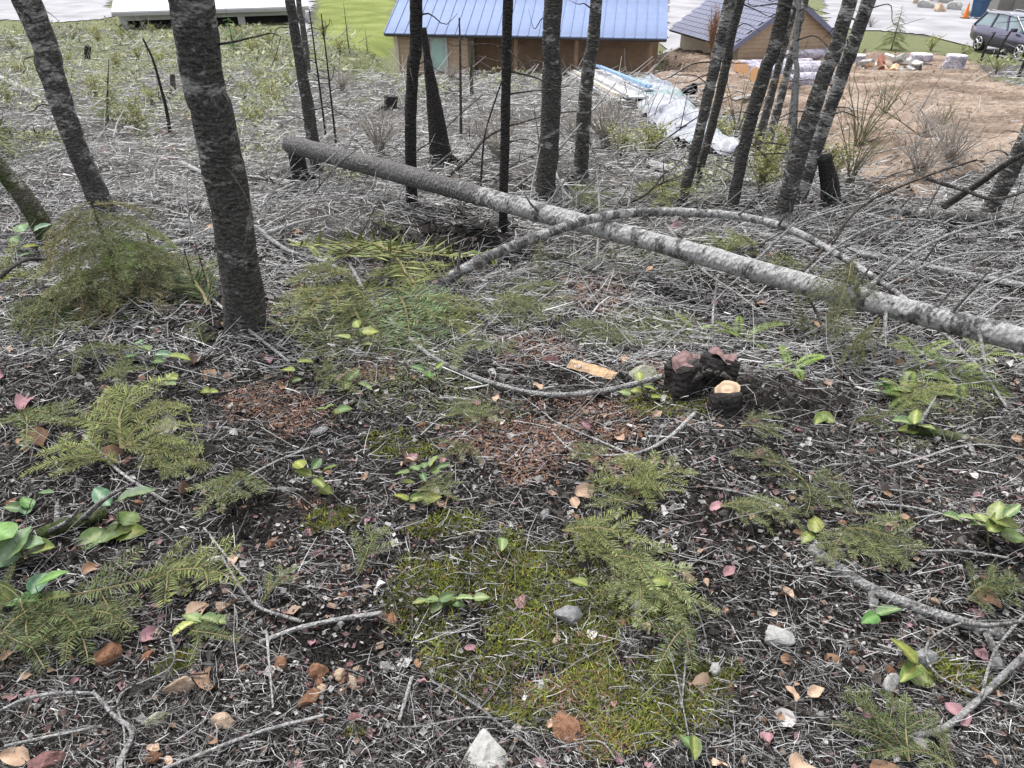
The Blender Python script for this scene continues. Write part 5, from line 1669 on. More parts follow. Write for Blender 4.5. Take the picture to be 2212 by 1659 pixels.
for k, (px, py, s, lab) in enumerate(((1010, 140, 1.0, 'leafy climber tangle at the house corner'), (1035, 140, .8, 'light leafy bush right of the house window'), (1330, 120, .7, 'dark ivy bush under the roof edge'))):
    shrub(px, py, s, SH, k, (.9, .9, .7), lab, 'ivy_bush')

# ================================================================== yard debris behind the trees
M_vinyl = plain('white_vinyl', (.44, .44, .445), .45, .07, 4, .15)
M_pbl = plain('blue_strip', (.25, .38, .55), .5, .2, 4, .1)


def panel(px, py, L, wd, rz, mat, label, h=.05, tilt=0.0, th=.03, name='siding_panel'):
    p = G(px, py)
    V, F = boxes((-L / 2, L / 2, -wd / 2, wd / 2, 0, th), (-L / 2, L / 2, -wd / 2, -wd / 2 + .03, th + .001, th + .03))
    o = ob(name, mesh(name, V, F, mat=mat), None, p + Vector((0, 0, h)))
    o.rotation_euler = (tilt, random.uniform(-.03, .03), rz)
    return tag(o, label, 'panel')


for k, (px, py, L, wd, deg, mat, h, lab) in enumerate((
    (1362, 150, 2.3, .75, 8, M_vinyl, .12, 'lowest white panel of the stack below the porch'),
    (1370, 143, 2.2, .55, 6, M_vinyl, .22, 'upper white panel of the stack below the porch'),
    (1340, 146, .95, .22, 7, M_pbl, .30, 'blue strip lying on the white panel stack'),
    (1400, 136, 1.3, .3, 2, M_vinyl, .30, 'small white panel on top of the stack'),
    (1640, 174, .9, .3, -50, M_vinyl, .1, 'short white board beside the log pile'),
    (1605, 205, .45, .16, -40, M_vinyl, .05, 'small white board behind the mossy dark trunk'),
    (1558, 196, .8, .08, 12, M_vinyl, .05, 'thin white batten by the black bucket'))):
    panel(px, py, L, wd, math.radians(deg), mat, lab, h, 0.04 * (k % 3 - 1))
for k, (ax, ay, bx, by, wd, h, mat, lab) in enumerate(((1216, 150, 1345, 232, .50, .10, M_vinyl, 'left white siding length of the long bundle'), (1240, 149, 1375, 232, .45, .17, M_vinyl, 'middle white siding length of the long bundle'),
                                                (1262, 150, 1402, 228, .40, .22, M_vinyl, 'right white siding length of the long bundle'), (1290, 165, 1398, 222, .14, .30, M_pbl, 'blue edged strip along the long bundle'), (1225, 160, 1330, 238, .10, .25, M_trim, 'thin cream batten along the long bundle'))):
    p = G(ax, ay) + Vector((0, 0, h)); q = G(bx, by) + Vector((0, 0, h)); d = q - p; L = d.length
    V, F = boxes((0, L, -wd / 2, wd / 2, 0, .03), (0, L, -wd / 2, -wd / 2 + .04, .031, .07), (0, L, wd / 2 - .04, wd / 2, .031, .06))
    o = ob('siding_panel', mesh('siding_panel', V, F, mat=mat), None, p)
    o.rotation_euler = (0, -math.atan2(d.z, math.hypot(d.x, d.y)), math.atan2(d.y, d.x))
    tag(o, lab, 'panel')
# crumpled plastic sheet: follows the ground
cl = [(1375, 190), (1420, 225), (1455, 262), (1490, 300), (1540, 330), (1590, 352)]
hw = [46, 52, 50, 46, 30, 14]
nu, nv = 60, 22
cp = spline([(x, y, 0) for x, y in cl], nu); hwv = np.interp(np.linspace(0, 1, nu), np.linspace(0, 1, 6), hw)
V = []
for a in range(nu):
    for b_ in range(nv):
        s = (b_ / (nv - 1) * 2 - 1)
        qx, qy = cp[a, 0] + s * hwv[a] * .75, cp[a, 1] - s * hwv[a] * .45
        x, y, _t = Gb(qx, qy)
        e = max(0, 1 - abs(s))
        V.append((float(x), float(y), float(H(x, y)) + .09 + .16 * e ** .5 + .12 * float(vnoise(x * 3, y * 3, 1)) + .09 * float(vnoise(x * 9, y * 9, 2))))
V = np.array(V); i = np.arange(nu * nv).reshape(nu, nv)
F = np.stack([i[:-1, :-1], i[1:, :-1], i[1:, 1:], i[:-1, 1:]], -1).reshape(-1, 4)
m, n, l, b = newmat('plastic_wrap')
tc = n.new('ShaderNodeTexCoord'); no = nn(n, 'ShaderNodeTexNoise', Scale=1.2, Detail=6.0); l.new(tc.outputs['Object'], no.inputs['Vector'])
rr_ = ramp(n, l, no.outputs[0], [(.35, (.16, .165, .21)), (.5, (.33, .335, .36)), (.62, (.15, .22, .22))])
l.new(rr_.outputs[0], b.inputs['Base Color']); b.inputs['Roughness'].default_value = .3
V2 = V - np.array([0, 0, .006])
tag(ob('plastic_sheet', mesh('plastic_sheet', np.concatenate([V, V2]), [F, F[:, ::-1] + len(V)], mat=m)), 'crumpled white plastic sheet trailing down from the siding bundle', 'plastic sheet')
# black bucket and scrap
p = G(1478, 208)
t = empty('bucket', p, (math.radians(70), 0, math.radians(35))); tag(t, 'black bucket tipped over beside the plastic sheet', 'bucket')
V, F = tubes(np.array([[[0, 0, 0], [0, 0, .28], [0, 0, .30]]]), np.array([[.10, .13, .12]]), 18)
t.location.z += .12
M_blk = plain('black_plastic', (.02, .02, .022), .45, .2, 5, .1)
ob('body', mesh('body', V, F, mat=M_blk, smooth=True), t)
V, F = tubes(np.array([[[0, 0, 0], [0, 0, .01]]]), np.array([[.098, .001]]), 18)
ob('base', mesh('base', V, F, mat=M_blk), t)
rs = random.Random(9)
for k, (px, py) in enumerate(((1500, 186), (1520, 192), (1540, 185), (1555, 210), (1528, 205), (1600, 230), (1620, 235), (1510, 200))):
    p = G(px, py)
    V, F = box(-.22, .22, -.05, .05, 0, .05); V = np.array(V) + np.array([[rs.uniform(-.02, .02) for _ in range(3)] for _ in range(8)])
    o = ob('scrap_wood', mesh('scrap_wood', V, F, mat=plain('scrap_grey', (.25, .235, .22), .85, .4, 12, .4)), None, p + Vector((0, 0, .05 + .02 * k)))
    o.rotation_euler = (rs.uniform(-.3, .3), rs.uniform(-.3, .3), rs.uniform(0, 3))
    tag(o, 'short grey scrap wood piece ' + ('nearest behind the bucket', 'in the middle of the scrap heap', 'farthest back in the scrap heap', 'at the front right of the scrap heap', 'at the front of the scrap heap', 'apart, left of the mossy dark trunk', 'apart, against the mossy dark trunk', 'just right of the bucket')[k], 'scrap wood', 'scrap wood between bucket and log pile')
# log pile
B_mauve = barkmat('bark_mauve', (.13, .12, .14), (.27, .25, .30), (.56, .53, .62), .75, 1.5, 7)
for k, (px, py, ex, ey, d, lab) in enumerate(((1594, 150, 1750, 126, 26, 'rear log of the sawn log pile'), (1608, 158, 1770, 140, 30, 'middle log of the sawn log pile'), (1631, 168, 1790, 152, 35, 'front log of the sawn log pile with orange end'),
                                              (1690, 186, 1790, 178, 36, 'short thick log lying in front of the log pile'), (1660, 128, 1800, 114, 24, 'far log lying behind the log pile'))):
    tt = 1 / (1 / depth(G(px, py + d * .5)))
    p = W(px, py, tt); q = W(ex, ey, tt + 1.6)
    r = .5 * d * tt / FPX
    gz = float(H(p.x, p.y)) + r + .06
    p.z = max(p.z, gz); q.z = max(float(H(q.x, q.y)) + r * .9 + .06, p.z - .3)
    log3d('sawn_log', [p, p.lerp(q, .5), q], [r, r * .97, r * .93], B_mauve, lab, 90 + k, cut0=cutmat('cut_orange', (.70, .40, .20)), cut1=M_cutgrey, sides=18, lich=[.2, .2])
# firewood heap
FW = [plain('fw_white', (.66, .64, .60), .8, .25, 10, .4), plain('fw_grey', (.33, .32, .31), .85, .35, 10, .5), plain('fw_rust', (.24, .10, .07), .85, .3, 10, .4), plain('fw_tan', (.50, .35, .22), .8, .3, 10, .4), plain('fw_dark', (.06, .055, .05), .9, .3, 10, .4)]
rs = random.Random(21)
FWP = [(1855, 135, 1), (1872, 150, 0), (1880, 128, 3), (1888, 145, 0), (1895, 120, 2), (1902, 128, 2), (1905, 152, 0), (1918, 112, 0), (1925, 135, 3), (1930, 125, 0), (1940, 118, 1), (1942, 140, 0), (1950, 128, 0), (1955, 150, 4), (1960, 135, 1), (1968, 142, 0), (1972, 128, 0), (1980, 150, 4), (1988, 146, 3), (1935, 155, 4), (1912, 140, 3), (1996, 155, 4), (1865, 125, 1)]
for k, (px, py, c) in enumerate(FWP):
    p = G(px, 150 + (k % 3) * 5)
    zt = (150 - py) / FPX * depth(p) * .75
    L = rs.uniform(.11, .20)
    aa = np.linspace(0, 2 * math.pi, 6, endpoint=False)
    rr = L * np.array([rs.uniform(.6, 1.0) for _ in range(6)])
    V = np.concatenate([np.stack([rr * np.cos(aa), np.full(6, s * L * 1.1), rr * np.sin(aa) * .85], 1) for s in (-1, 1)])
    F4 = np.array([[i, (i + 1) % 6, 6 + (i + 1) % 6, 6 + i] for i in range(6)])
    o = ob('firewood_chunk', mesh('firewood_chunk', V, [F4[:, ::-1], np.array([[0, 1, 2, 3, 4, 5]]), np.array([[11, 10, 9, 8, 7, 6]])], mat=FW[c]), None, p + Vector((0, rs.uniform(-.2, .3), max(L * .6, zt))))
    o.rotation_euler = (rs.uniform(-.5, .5), rs.uniform(-.5, .5), rs.uniform(-.8, .8))
    cn = ('pale', 'grey', 'rust red', 'tan', 'dark')[c]
    wh = ('left end' if px < 1882 else 'left half' if px < 1915 else 'middle' if px < 1945 else 'right half' if px < 1975 else 'right end')
    lv = 'high' if py < 128 else 'low' if py > 143 else 'midway up'
    tag(o, cn + ' split chunk ' + lv + ' at the ' + wh + ' of the firewood heap', 'firewood', cn + ' chunks in the firewood heap')
for k, (px, py, wd, hp, lab) in enumerate(((1985, 138, 44, 20, 'wide pale topped stump round behind the firewood heap'), (2056, 156, 42, 34, 'tall pale topped stump round alone on the chips'), (1845, 138, 40, 18, 'grey stump round left of the firewood heap'))):
    p = G(px, py); r = .5 * wd * depth(p) / FPX; h = hp * depth(p) / FPX
    t = empty('stump_round', p); tag(t, lab, 'stump round')
    ob('trunk', bark_tube([Vector((0, 0, -.05)), Vector((0, 0, h * .5)), Vector((0, 0, h))], [r * 1.05, r, r * .97], 18, .06, .05, k, mat=B_mauve), t)
    V, F = tubes(np.array([[[0, 0, h + .004], [0, 0, h + .008]]]), np.array([[r * .95, .001]]), 20)
    ob('cut_face', mesh('cut_face', V, F, mat=FW[0]), t)
# wire fence near the car
pts = [G(2118, 132), G(2152, 128), G(2200, 165), G(2290, 215)]
t = empty('wire_fence', pts[0]); tag(t, 'leaning wire fence with thin dark posts in front of the car', 'fence')
for k, p in enumerate(pts):
    ob('post', bark_tube([p - pts[0] - Vector((0, 0, .1)), p - pts[0] + Vector((.05, 0, .6)), p - pts[0] + Vector((.22, .0, 1.1))], [.05, .045, .04], 7, .1, .08, k, mat=B_black, name='post'), t)
for h in (.35, .65, .95):
    V, F = tubes(np.array([[p - pts[0] + Vector((.04 + h * .15, 0, h)) for p in pts]]), np.full((1, 4), .008), 4)
    ob('wire', mesh('wire', V, F, mat=plain('fence_wire', (.12, .12, .12), .5, .2, 5, 0, .5)), t)
# rocks at the far drive edge
for k, (px, py, wd) in enumerate(((2000, 18, 40), (2030, 26, 34), (2062, 22, 36), (2085, 34, 30), (1985, 8, 44), (2045, 8, 40), (2020, 4, 36))):
    stone(px, py, wd, S_tan if k % 3 == 1 else S_pale, ('pale', 'tan')[k % 3 == 1] + ' landscaping rock by the far driveway, ' + ('front left', 'front middle', 'front right', 'nearest the cone', 'back left', 'back right', 'back middle')[k], 700 + k, flat=.8)['group'] = ('pale', 'tan')[k % 3 == 1] + ' landscaping rocks'

# ================================================================== litter: what nobody could count
CHIP = [(1425, 100), (1850, 110), (2100, 130), (2330, 300), (2330, 345), (2130, 352), (2030, 398), (1960, 440), (1890, 425), (1850, 385), (1760, 320), (1640, 262), (1530, 252), (1470, 200)]


def field(n, y0=140, y1=1790, x0=-320, x1=2530, keepchip=.12):
    """random ground points, as dense far away as close by"""
    px = R.uniform(x0, x1, n); py = R.uniform(y0, y1, n)
    if keepchip < 1:
        bad = inside(CHIP, px, py) & (R.random(n) > keepchip)
        px, py = px[~bad], py[~bad]
    x, y, t = Gb(px, py)
    ok = (y < 27.4) | ((px < 760) & (y < 46))
    return x[ok], y[ok], t[ok], px[ok], py[ok]


def pal(choices, probs, n, jit=.25):
    c = np.array(choices)[R.choice(len(choices), n, p=np.array(probs) / sum(probs))]
    return c * R.uniform(1 - jit, 1 + jit, (n, 1))


# reddish-brown needle patches and mossy patches on the ground (world ellipses)
def patches(lst):
    out = []
    for px, py, rx, ry in lst:
        x, y, t = Gb(px, py)
        x1, _, t1 = Gb(px + rx, py); _, y1, _ = Gb(px, py - ry)
        out.append((float(x), float(y), abs(float(x1 - x)), abs(float(y1 - y))))
    return out


RUST = patches([(560, 862, 80, 42), (650, 905, 70, 35), (1150, 940, 150, 70), (1290, 905, 130, 40), (1120, 1000, 80, 40), (1300, 1560, 80, 45), (1230, 1475, 120, 40), (800, 810, 50, 25), (1330, 1000, 70, 30), (1150, 760, 90, 30), (1290, 640, 90, 40), (1250, 620, 60, 30), (660, 1090, 40, 20), (1420, 800, 40, 30)])
MOSS = patches([(1150, 1270, 290, 100), (1060, 1420, 140, 60), (1300, 1480, 200, 90), (960, 1145, 80, 35), (1180, 1360, 220, 80), (1420, 1440, 120, 60), (820, 930, 60, 25), (880, 960, 60, 20), (700, 1130, 60, 30), (1440, 880, 80, 25), (380, 1420, 40, 20), (770, 1585, 30, 15), (1560, 1420, 40, 20), (2040, 1420, 50, 25), (2130, 1450, 60, 30), (950, 1230, 100, 50)])


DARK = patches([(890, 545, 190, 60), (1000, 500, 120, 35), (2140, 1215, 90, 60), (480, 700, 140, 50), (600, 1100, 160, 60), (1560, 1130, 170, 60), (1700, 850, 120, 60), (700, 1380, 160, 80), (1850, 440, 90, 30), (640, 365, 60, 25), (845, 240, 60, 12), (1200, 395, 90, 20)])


def inpatch(lst, x, y, soft=.35):
    m = np.zeros(np.shape(x))
    for a, b, rx, ry in lst:
        q = ((x - a) / rx) ** 2 + ((y - b) / ry) ** 2 + soft * 2 * vnoise(x * 9, y * 9, 2) * 2
        m = np.maximum(m, np.clip(1.3 - q, 0, 1))
    return m


def litter_twigs(name, n, L, rpx, y0, y1, cols, probs, lift=.02, K=3, x0=-320, x1=2530, rmin=.0009):
    x, y, t, px, py = field(n, y0, y1, x0, x1)
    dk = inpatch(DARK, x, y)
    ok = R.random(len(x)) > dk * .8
    x, y, t = x[ok], y[ok], t[ok]
    n = len(x)
    ln = np.exp(R.normal(math.log(L), .55, n)) * t / 3.0
    ln = np.clip(ln, .02, 1.3)
    a = R.uniform(0, 6.283, n)
    a = np.where(R.random(n) < .35, R.normal(-.35, .3, n), a)
    k = R.normal(0, .32, n)
    u = np.linspace(-.5, .5, K)
    ang = a[:, None] + k[:, None] * u[None] * 2
    X = x[:, None] + np.cumsum(np.cos(ang), 1) * (ln / K)[:, None]
    Y = y[:, None] + np.cumsum(np.sin(ang), 1) * (ln / K)[:, None]
    lf = R.random(n) ** 2 * lift * np.minimum(t / 3, 3)
    Z = H(X, Y) + .004 + lf[:, None] + (np.abs(R.normal(0, .38, n)) * ln)[:, None] * (u[None] + .5) * (R.random(n) < .45)[:, None]
    Z = np.maximum(Z, H(X, Y) + .001)
    r = np.maximum(rmin, .5 * rpx * R.lognormal(0, .4, n) * t / FPX)
    rad = r[:, None] * np.linspace(1, .45, K)[None]
    V, F = tubes(np.stack([X, Y, Z], -1), rad, 3)
    c = pal(cols, probs, n, .35)
    C = np.repeat(c, K * 3, 0)
    o = ob(name, mesh(name, V, F, C, M_litter))
    return tag(o, None, None, None, 'stuff')


def litter_spikes(name, x, y, t, L, wpx, cols, mat, up=.25, lift=.01, curve=0):
    """short needles and fibres: three sided spikes"""
    n = len(x)
    ln = L * R.uniform(.5, 1.5, n) * np.maximum(1, t / 3.5)
    a = R.uniform(0, 6.283, n); e = R.normal(0, up, n) if up < .5 else R.uniform(.3, 1.3, n)
    d = np.stack([np.cos(a) * np.cos(e), np.sin(a) * np.cos(e), np.abs(np.sin(e)) if up >= .5 else np.sin(e) * .6 + .02], 1)
    b0 = np.stack([x, y, H(x, y) + .002 + R.random(n) ** 2 * np.asarray(lift)], 1)
    w_ = np.maximum(.0008, wpx * t / FPX * R.uniform(.6, 1.4, n))
    s = np.stack([-np.sin(a), np.cos(a), 0 * a], 1) * w_[:, None] * .5
    upv = np.array([0, 0, 1.]) * w_[:, None] * .6
    V = np.stack([b0 - s, b0 + s, b0 + upv + d * 0, b0 + d * ln[:, None]], 1)
    F = (np.arange(n)[:, None, None] * 4 + np.array([[0, 3, 2], [2, 3, 1], [1, 3, 0]])[None]).reshape(-1, 3)
    o = ob(name, mesh(name, V.reshape(-1, 3), F, np.repeat(cols, 4, 0), mat))
    return tag(o, None, None, None, 'stuff')


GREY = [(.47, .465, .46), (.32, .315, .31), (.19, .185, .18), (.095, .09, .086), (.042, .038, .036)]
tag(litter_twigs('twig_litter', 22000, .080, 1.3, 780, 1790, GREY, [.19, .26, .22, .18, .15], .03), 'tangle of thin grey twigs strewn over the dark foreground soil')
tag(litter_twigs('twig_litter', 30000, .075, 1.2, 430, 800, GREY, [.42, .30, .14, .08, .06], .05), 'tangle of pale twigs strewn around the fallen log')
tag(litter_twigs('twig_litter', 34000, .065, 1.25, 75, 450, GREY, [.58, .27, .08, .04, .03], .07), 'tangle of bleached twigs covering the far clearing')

# needles and fibres
x, y, t, px, py = field(120000, 150, 1790)
n = len(x)
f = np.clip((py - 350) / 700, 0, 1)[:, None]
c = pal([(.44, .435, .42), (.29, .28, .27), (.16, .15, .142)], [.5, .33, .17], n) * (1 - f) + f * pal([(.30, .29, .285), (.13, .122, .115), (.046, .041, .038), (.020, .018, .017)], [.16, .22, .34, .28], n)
rp = inpatch(RUST, x, y)
rc = pal([(.31, .18, .115), (.24, .135, .10), (.38, .26, .19), (.21, .12, .125)], [.4, .25, .2, .15], n)
c = np.where((R.random(n) < rp * .9)[:, None], rc, c)
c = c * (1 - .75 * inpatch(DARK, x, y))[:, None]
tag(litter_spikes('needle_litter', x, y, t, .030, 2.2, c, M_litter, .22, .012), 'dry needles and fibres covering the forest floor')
# extra needles in the rusty patches
x, y, t, px, py = field(150000, 560, 1660)
rp = inpatch(RUST, x, y)
k = R.random(len(x)) < rp * .8
x, y, t = x[k], y[k], t[k]
tag(litter_spikes('rusty_needle_litter', x, y, t, .022, 2.6, pal([(.34, .20, .13), (.26, .15, .11), (.44, .31, .23), (.24, .14, .15)], [.35, .25, .22, .18], len(x)), M_litter, .3, .012), 'rust brown dead needles in patches on the soil')
# moss
x, y, t, px, py = field(300000, 850, 1720)
mp_ = inpatch(MOSS, x, y, .5)
k = R.random(len(x)) < mp_ * .95
x, y, t = x[k], y[k], t[k]
print('moss', len(x))
cush = np.clip(vnoise(x * 14, y * 14, 1) + .25, 0, 1)
tag(litter_spikes('moss', x, y, t, .017, 3.4, pal([(.17, .20, .045), (.28, .30, .07), (.10, .12, .035), (.27, .19, .07)], [.4, .28, .2, .12], len(x)) * (.7 + cush)[:, None], M_moss, .6, .035 * cush), 'yellow green moss growing over the soil at lower centre', 'moss')

# soil crumbs: little chipped lumps
x, y, t, px, py = field(34000, 640, 1790)
n = len(x)
s = np.exp(R.normal(math.log(3.4), .5, n)) * t / FPX
oct_ = np.array([[1, 0, 0], [-1, 0, 0], [0, 1, 0], [0, -1, 0], [0, 0, .8], [0, 0, -.6]], float)
V = oct_[None] * s[:, None, None] * R.uniform(.55, 1.25, (n, 6, 1)) + R.normal(0, .18, (n, 6, 3)) * s[:, None, None]
V += np.stack([x, y, H(x, y) + s * .3], 1)[:, None, :]
F = (np.arange(n)[:, None, None] * 6 + np.array([[0, 2, 4], [2, 1, 4], [1, 3, 4], [3, 0, 4], [2, 0, 5], [1, 2, 5], [3, 1, 5], [0, 3, 5]])[None]).reshape(-1, 3)
xd, yd, td, _px, _py = field(60000, 380, 1300)
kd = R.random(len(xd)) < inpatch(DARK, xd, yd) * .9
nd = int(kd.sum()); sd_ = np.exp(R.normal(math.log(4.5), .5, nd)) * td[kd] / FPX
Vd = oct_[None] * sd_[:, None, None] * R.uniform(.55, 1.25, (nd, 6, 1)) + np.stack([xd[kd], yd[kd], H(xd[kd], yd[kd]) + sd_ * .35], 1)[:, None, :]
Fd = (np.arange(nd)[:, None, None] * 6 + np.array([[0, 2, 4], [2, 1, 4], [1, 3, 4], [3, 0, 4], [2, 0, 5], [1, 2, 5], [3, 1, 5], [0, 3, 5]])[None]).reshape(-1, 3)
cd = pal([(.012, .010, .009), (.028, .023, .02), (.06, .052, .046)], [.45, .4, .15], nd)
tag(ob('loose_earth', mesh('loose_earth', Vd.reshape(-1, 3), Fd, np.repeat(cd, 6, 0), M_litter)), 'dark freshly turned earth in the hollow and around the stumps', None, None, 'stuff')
c = pal([(.02, .017, .016), (.045, .038, .035), (.09, .08, .075), (.17, .10, .075), (.22, .21, .20)], [.34, .34, .18, .07, .07], n)
tag(ob('soil_crumbs', mesh('soil_crumbs', V.reshape(-1, 3), F, np.repeat(c, 6, 0), M_litter)), 'dark crumbly soil and grit in the foreground', None, None, 'stuff')


def flakes(name, x, y, t, wpx, cols, mat, up=.5, lift=.01, label=None, asp=.45):
    """small folded leaves and leaf bits"""
    n = len(x)
    s = wpx * R.lognormal(0, .4, n) * t / FPX
    a = R.uniform(0, 6.283, n); e = R.normal(0, up, n); rl = R.normal(0, up, n)
    d = np.stack([np.cos(a) * np.cos(e), np.sin(a) * np.cos(e), np.sin(e)], 1)
    sd = np.stack([-np.sin(a) * np.cos(rl), np.cos(a) * np.cos(rl), np.sin(rl)], 1)
    nr = np.cross(d, sd)
    lz = np.asarray(lift) * R.random(n)
    c0 = np.stack([x, y, H(x, y) + .004 + np.abs(np.sin(e)) * s * .5 + lz], 1)
    V = np.stack([c0 - d * s[:, None] * .5, c0 + sd * s[:, None] * asp, c0 + d * s[:, None] * .5, c0 - sd * s[:, None] * asp, c0 - nr * s[:, None] * .14], 1)
    F = (np.arange(n)[:, None, None] * 5 + np.array([[0, 1, 4], [1, 2, 4], [2, 3, 4], [3, 0, 4]])[None]).reshape(-1, 3)
    return tag(ob(name, mesh(name, V.reshape(-1, 3), F, np.repeat(cols, 5, 0), mat)), label, None, None, 'stuff')


x, y, t, px, py = field(20000, 250, 1780)
k = R.random(len(x)) < np.clip((vnoise(x * 1.6, y * 1.6, 4) + .12) * 2.2, .12, 1)
x, y, t = x[k], y[k], t[k]
flakes('leaf_litter', x, y, t, 9, pal([(.28, .20, .155), (.20, .12, .12), (.40, .385, .37), (.10, .082, .072), (.25, .15, .16), (.25, .245, .24)], [.16, .14, .26, .2, .1, .14], len(x)), M_dead, .35, .006, 'bits of dead brown and grey leaves on the soil')
px = R.uniform(1400, 2330, 26000); py = R.uniform(100, 440, 26000)
k = inside(CHIP, px, py); x, y, t = Gb(px[k], py[k])
flakes('wood_chips', x, y, t, 5.5, pal([(.36, .27, .205), (.24, .175, .13), (.13, .09, .07), (.46, .39, .33)], [.4, .3, .18, .12], len(x)), M_dead, .45, .05, 'tan wood chips and bark spread over the yard', .35)
# weeds of the clearing: pale green leaves at many heights
GZ = [(250, 120, 420, 70, 11000), (560, 170, 85, 110, 4500), (100, 210, 170, 45, 2000), (350, 210, 140, 60, 1500), (330, 255, 100, 50, 1600), (750, 130, 90, 25, 1200), (420, 330, 120, 30, 500), (560, 300, 90, 60, 1200), (760, 375, 60, 18, 500), (1390, 335, 60, 20, 700), (1680, 390, 70, 40, 900), (900, 200, 110, 25, 600), (1100, 180, 70, 25, 500), (2100, 140, 170, 14, 900), (1520, 420, 90, 30, 700), (60, 330, 90, 30, 500), (760, 390, 60, 15, 300)]
PX, PY, HZ = [], [], []
for cx, cy, rx, ry, m in GZ:
    a = R.uniform(0, 6.283, m); r_ = np.sqrt(R.random(m))
    PX.append(cx + rx * r_ * np.cos(a)); PY.append(np.maximum(42, cy + ry * r_ * np.sin(a)))
PX = np.concatenate(PX); PY = np.concatenate(PY)
x, y, t = Gb(PX, PY)
cl_ = vnoise(x * 1.3, y * 1.3, 3) + .5
ok = (y < 60) & ~inside(CHIP, PX, PY) & (R.random(len(x)) < np.clip((cl_ - .38) * 4, .03, 1))
x, y, t = x[ok], y[ok], t[ok]
flakes('weed_cover', x, y, t, 6.5, pal([(.31, .33, .19), (.42, .43, .28), (.20, .24, .11), (.40, .39, .22), (.12, .15, .08)], [.3, .28, .2, .12, .1], len(x)), M_leaf, .6, .30 * np.clip(cl_[ok] * 1.4, .1, 1), 'pale green weeds and brambles growing over the clearing', .3)
# mats of green needles and clover-like weeds in the mid ground
GZ = [(820, 690, 230, 90, 9000), (1130, 660, 110, 60, 3500), (1330, 560, 160, 60, 3500), (1420, 700, 130, 40, 3000), (1520, 545, 70, 30, 1200), (960, 760, 120, 50, 3500), (250, 650, 230, 80, 6000), (1750, 700, 130, 60, 2000), (2050, 830, 130, 80, 4500), (900, 850, 170, 50, 4000), (700, 760, 100, 50, 3000), (1000, 890, 140, 40, 3000), (1850, 1180, 120, 50, 2500), (1300, 1250, 170, 80, 3000), (320, 920, 110, 60, 2000), (90, 1380, 110, 90, 2500), (1950, 930, 80, 25, 1200), (1500, 450, 90, 20, 900)]
PX, PY = [], []
for cx, cy, rx, ry, m in GZ:
    a = R.uniform(0, 6.283, m); r_ = R.random(m) ** .6
    PX.append(cx + rx * r_ * np.cos(a)); PY.append(cy + ry * r_ * np.sin(a))
x, y, t = Gb(np.concatenate(PX), np.concatenate(PY))
ok = R.random(len(x)) < np.clip((vnoise(x * 5, y * 5, 1) + .5) * 1.4 - .2, .03, 1) * np.where(np.concatenate(PY) > 840, .3, 1)
x, y, t = x[ok], y[ok], t[ok]
tag(litter_spikes('green_needle_litter', x, y, t, .024, 2.4, pal([(.20, .22, .10), (.12, .14, .06), (.34, .35, .20), (.07, .085, .04)], [.35, .3, .2, .15], len(x)), M_need, .35, .02), 'loose green fir needles and fine weeds between the boughs')

# ================================================================== countable small things, copied from a few meshes
def used_label(kind, p, big=None):
    """kind, side and size tell look-alikes apart"""
    m = min(MARKS, key=lambda m: (m[1] - p).length / max(1.0, p.length * .3))
    d = p - m[1]
    r_ = max(1e-3, p.length * .18)
    side = ('far ' if abs(d.x) > r_ else '') + ('left of' if d.x < 0 else 'right of') if abs(d.x) > abs(d.y) * .6 else ('in front of' if d.y < 0 else 'behind')
    dp = (' and nearer' if d.y < -r_ * .5 else ' and farther' if d.y > r_ * .5 else '') if 'of' in side and 'front' not in side else ''
    if 'front' in side or side == 'behind': side = ('well ' if abs(d.y) > r_ else 'close ') + side
    return ' '.join(((big + ' ') if big else '') .split() + kind.split()) + ' ' + (side.replace(' of', '') + dp + ' than ' + m[0] if False else side + ' ' + m[0])


# small stones
SMS = [[stone_mesh(800 + k * 5 + j, None, 2, .22, m) for j in range(3)] for k, m in enumerate((S_rust, S_grey, S_pale, S_dark, S_tan, S_red))]
SN = ('small rust brown stone', 'small grey stone', 'small whitish stone', 'small dark stone', 'small tan stone', 'small reddish stone')
x, y, t, px, py = field(420, 900, 1740, -100, 2310)
k0 = 0
for i in range(len(x)):
    if k0 >= 230: break
    c = random.choices(range(6), (30, 18, 14, 12, 12, 14))[0]
    p = onG(float(x[i]), float(y[i]))
    s = random.lognormvariate(math.log(8.0), .42) * float(t[i]) / FPX
    o = ob('stone', random.choice(SMS[c]), None, p + Vector((0, 0, s * .2)))
    o.scale = (s, s * random.uniform(.7, 1.1), s); o.rotation_euler = (random.uniform(-.3, .3), random.uniform(-.3, .3), random.uniform(0, 6.28))
    v = random.uniform(.75, 1.25); o.color = (v, v, v, 1)
    lb = used_label(SN[c].replace('small ', ''), p, 'tiny' if s < 6 * float(t[i]) / FPX else 'small' if s < 10 * float(t[i]) / FPX else 'mid sized')
    tag(o, lb, 'stone', lb.replace('stone', 'stones', 1))
    k0 += 1
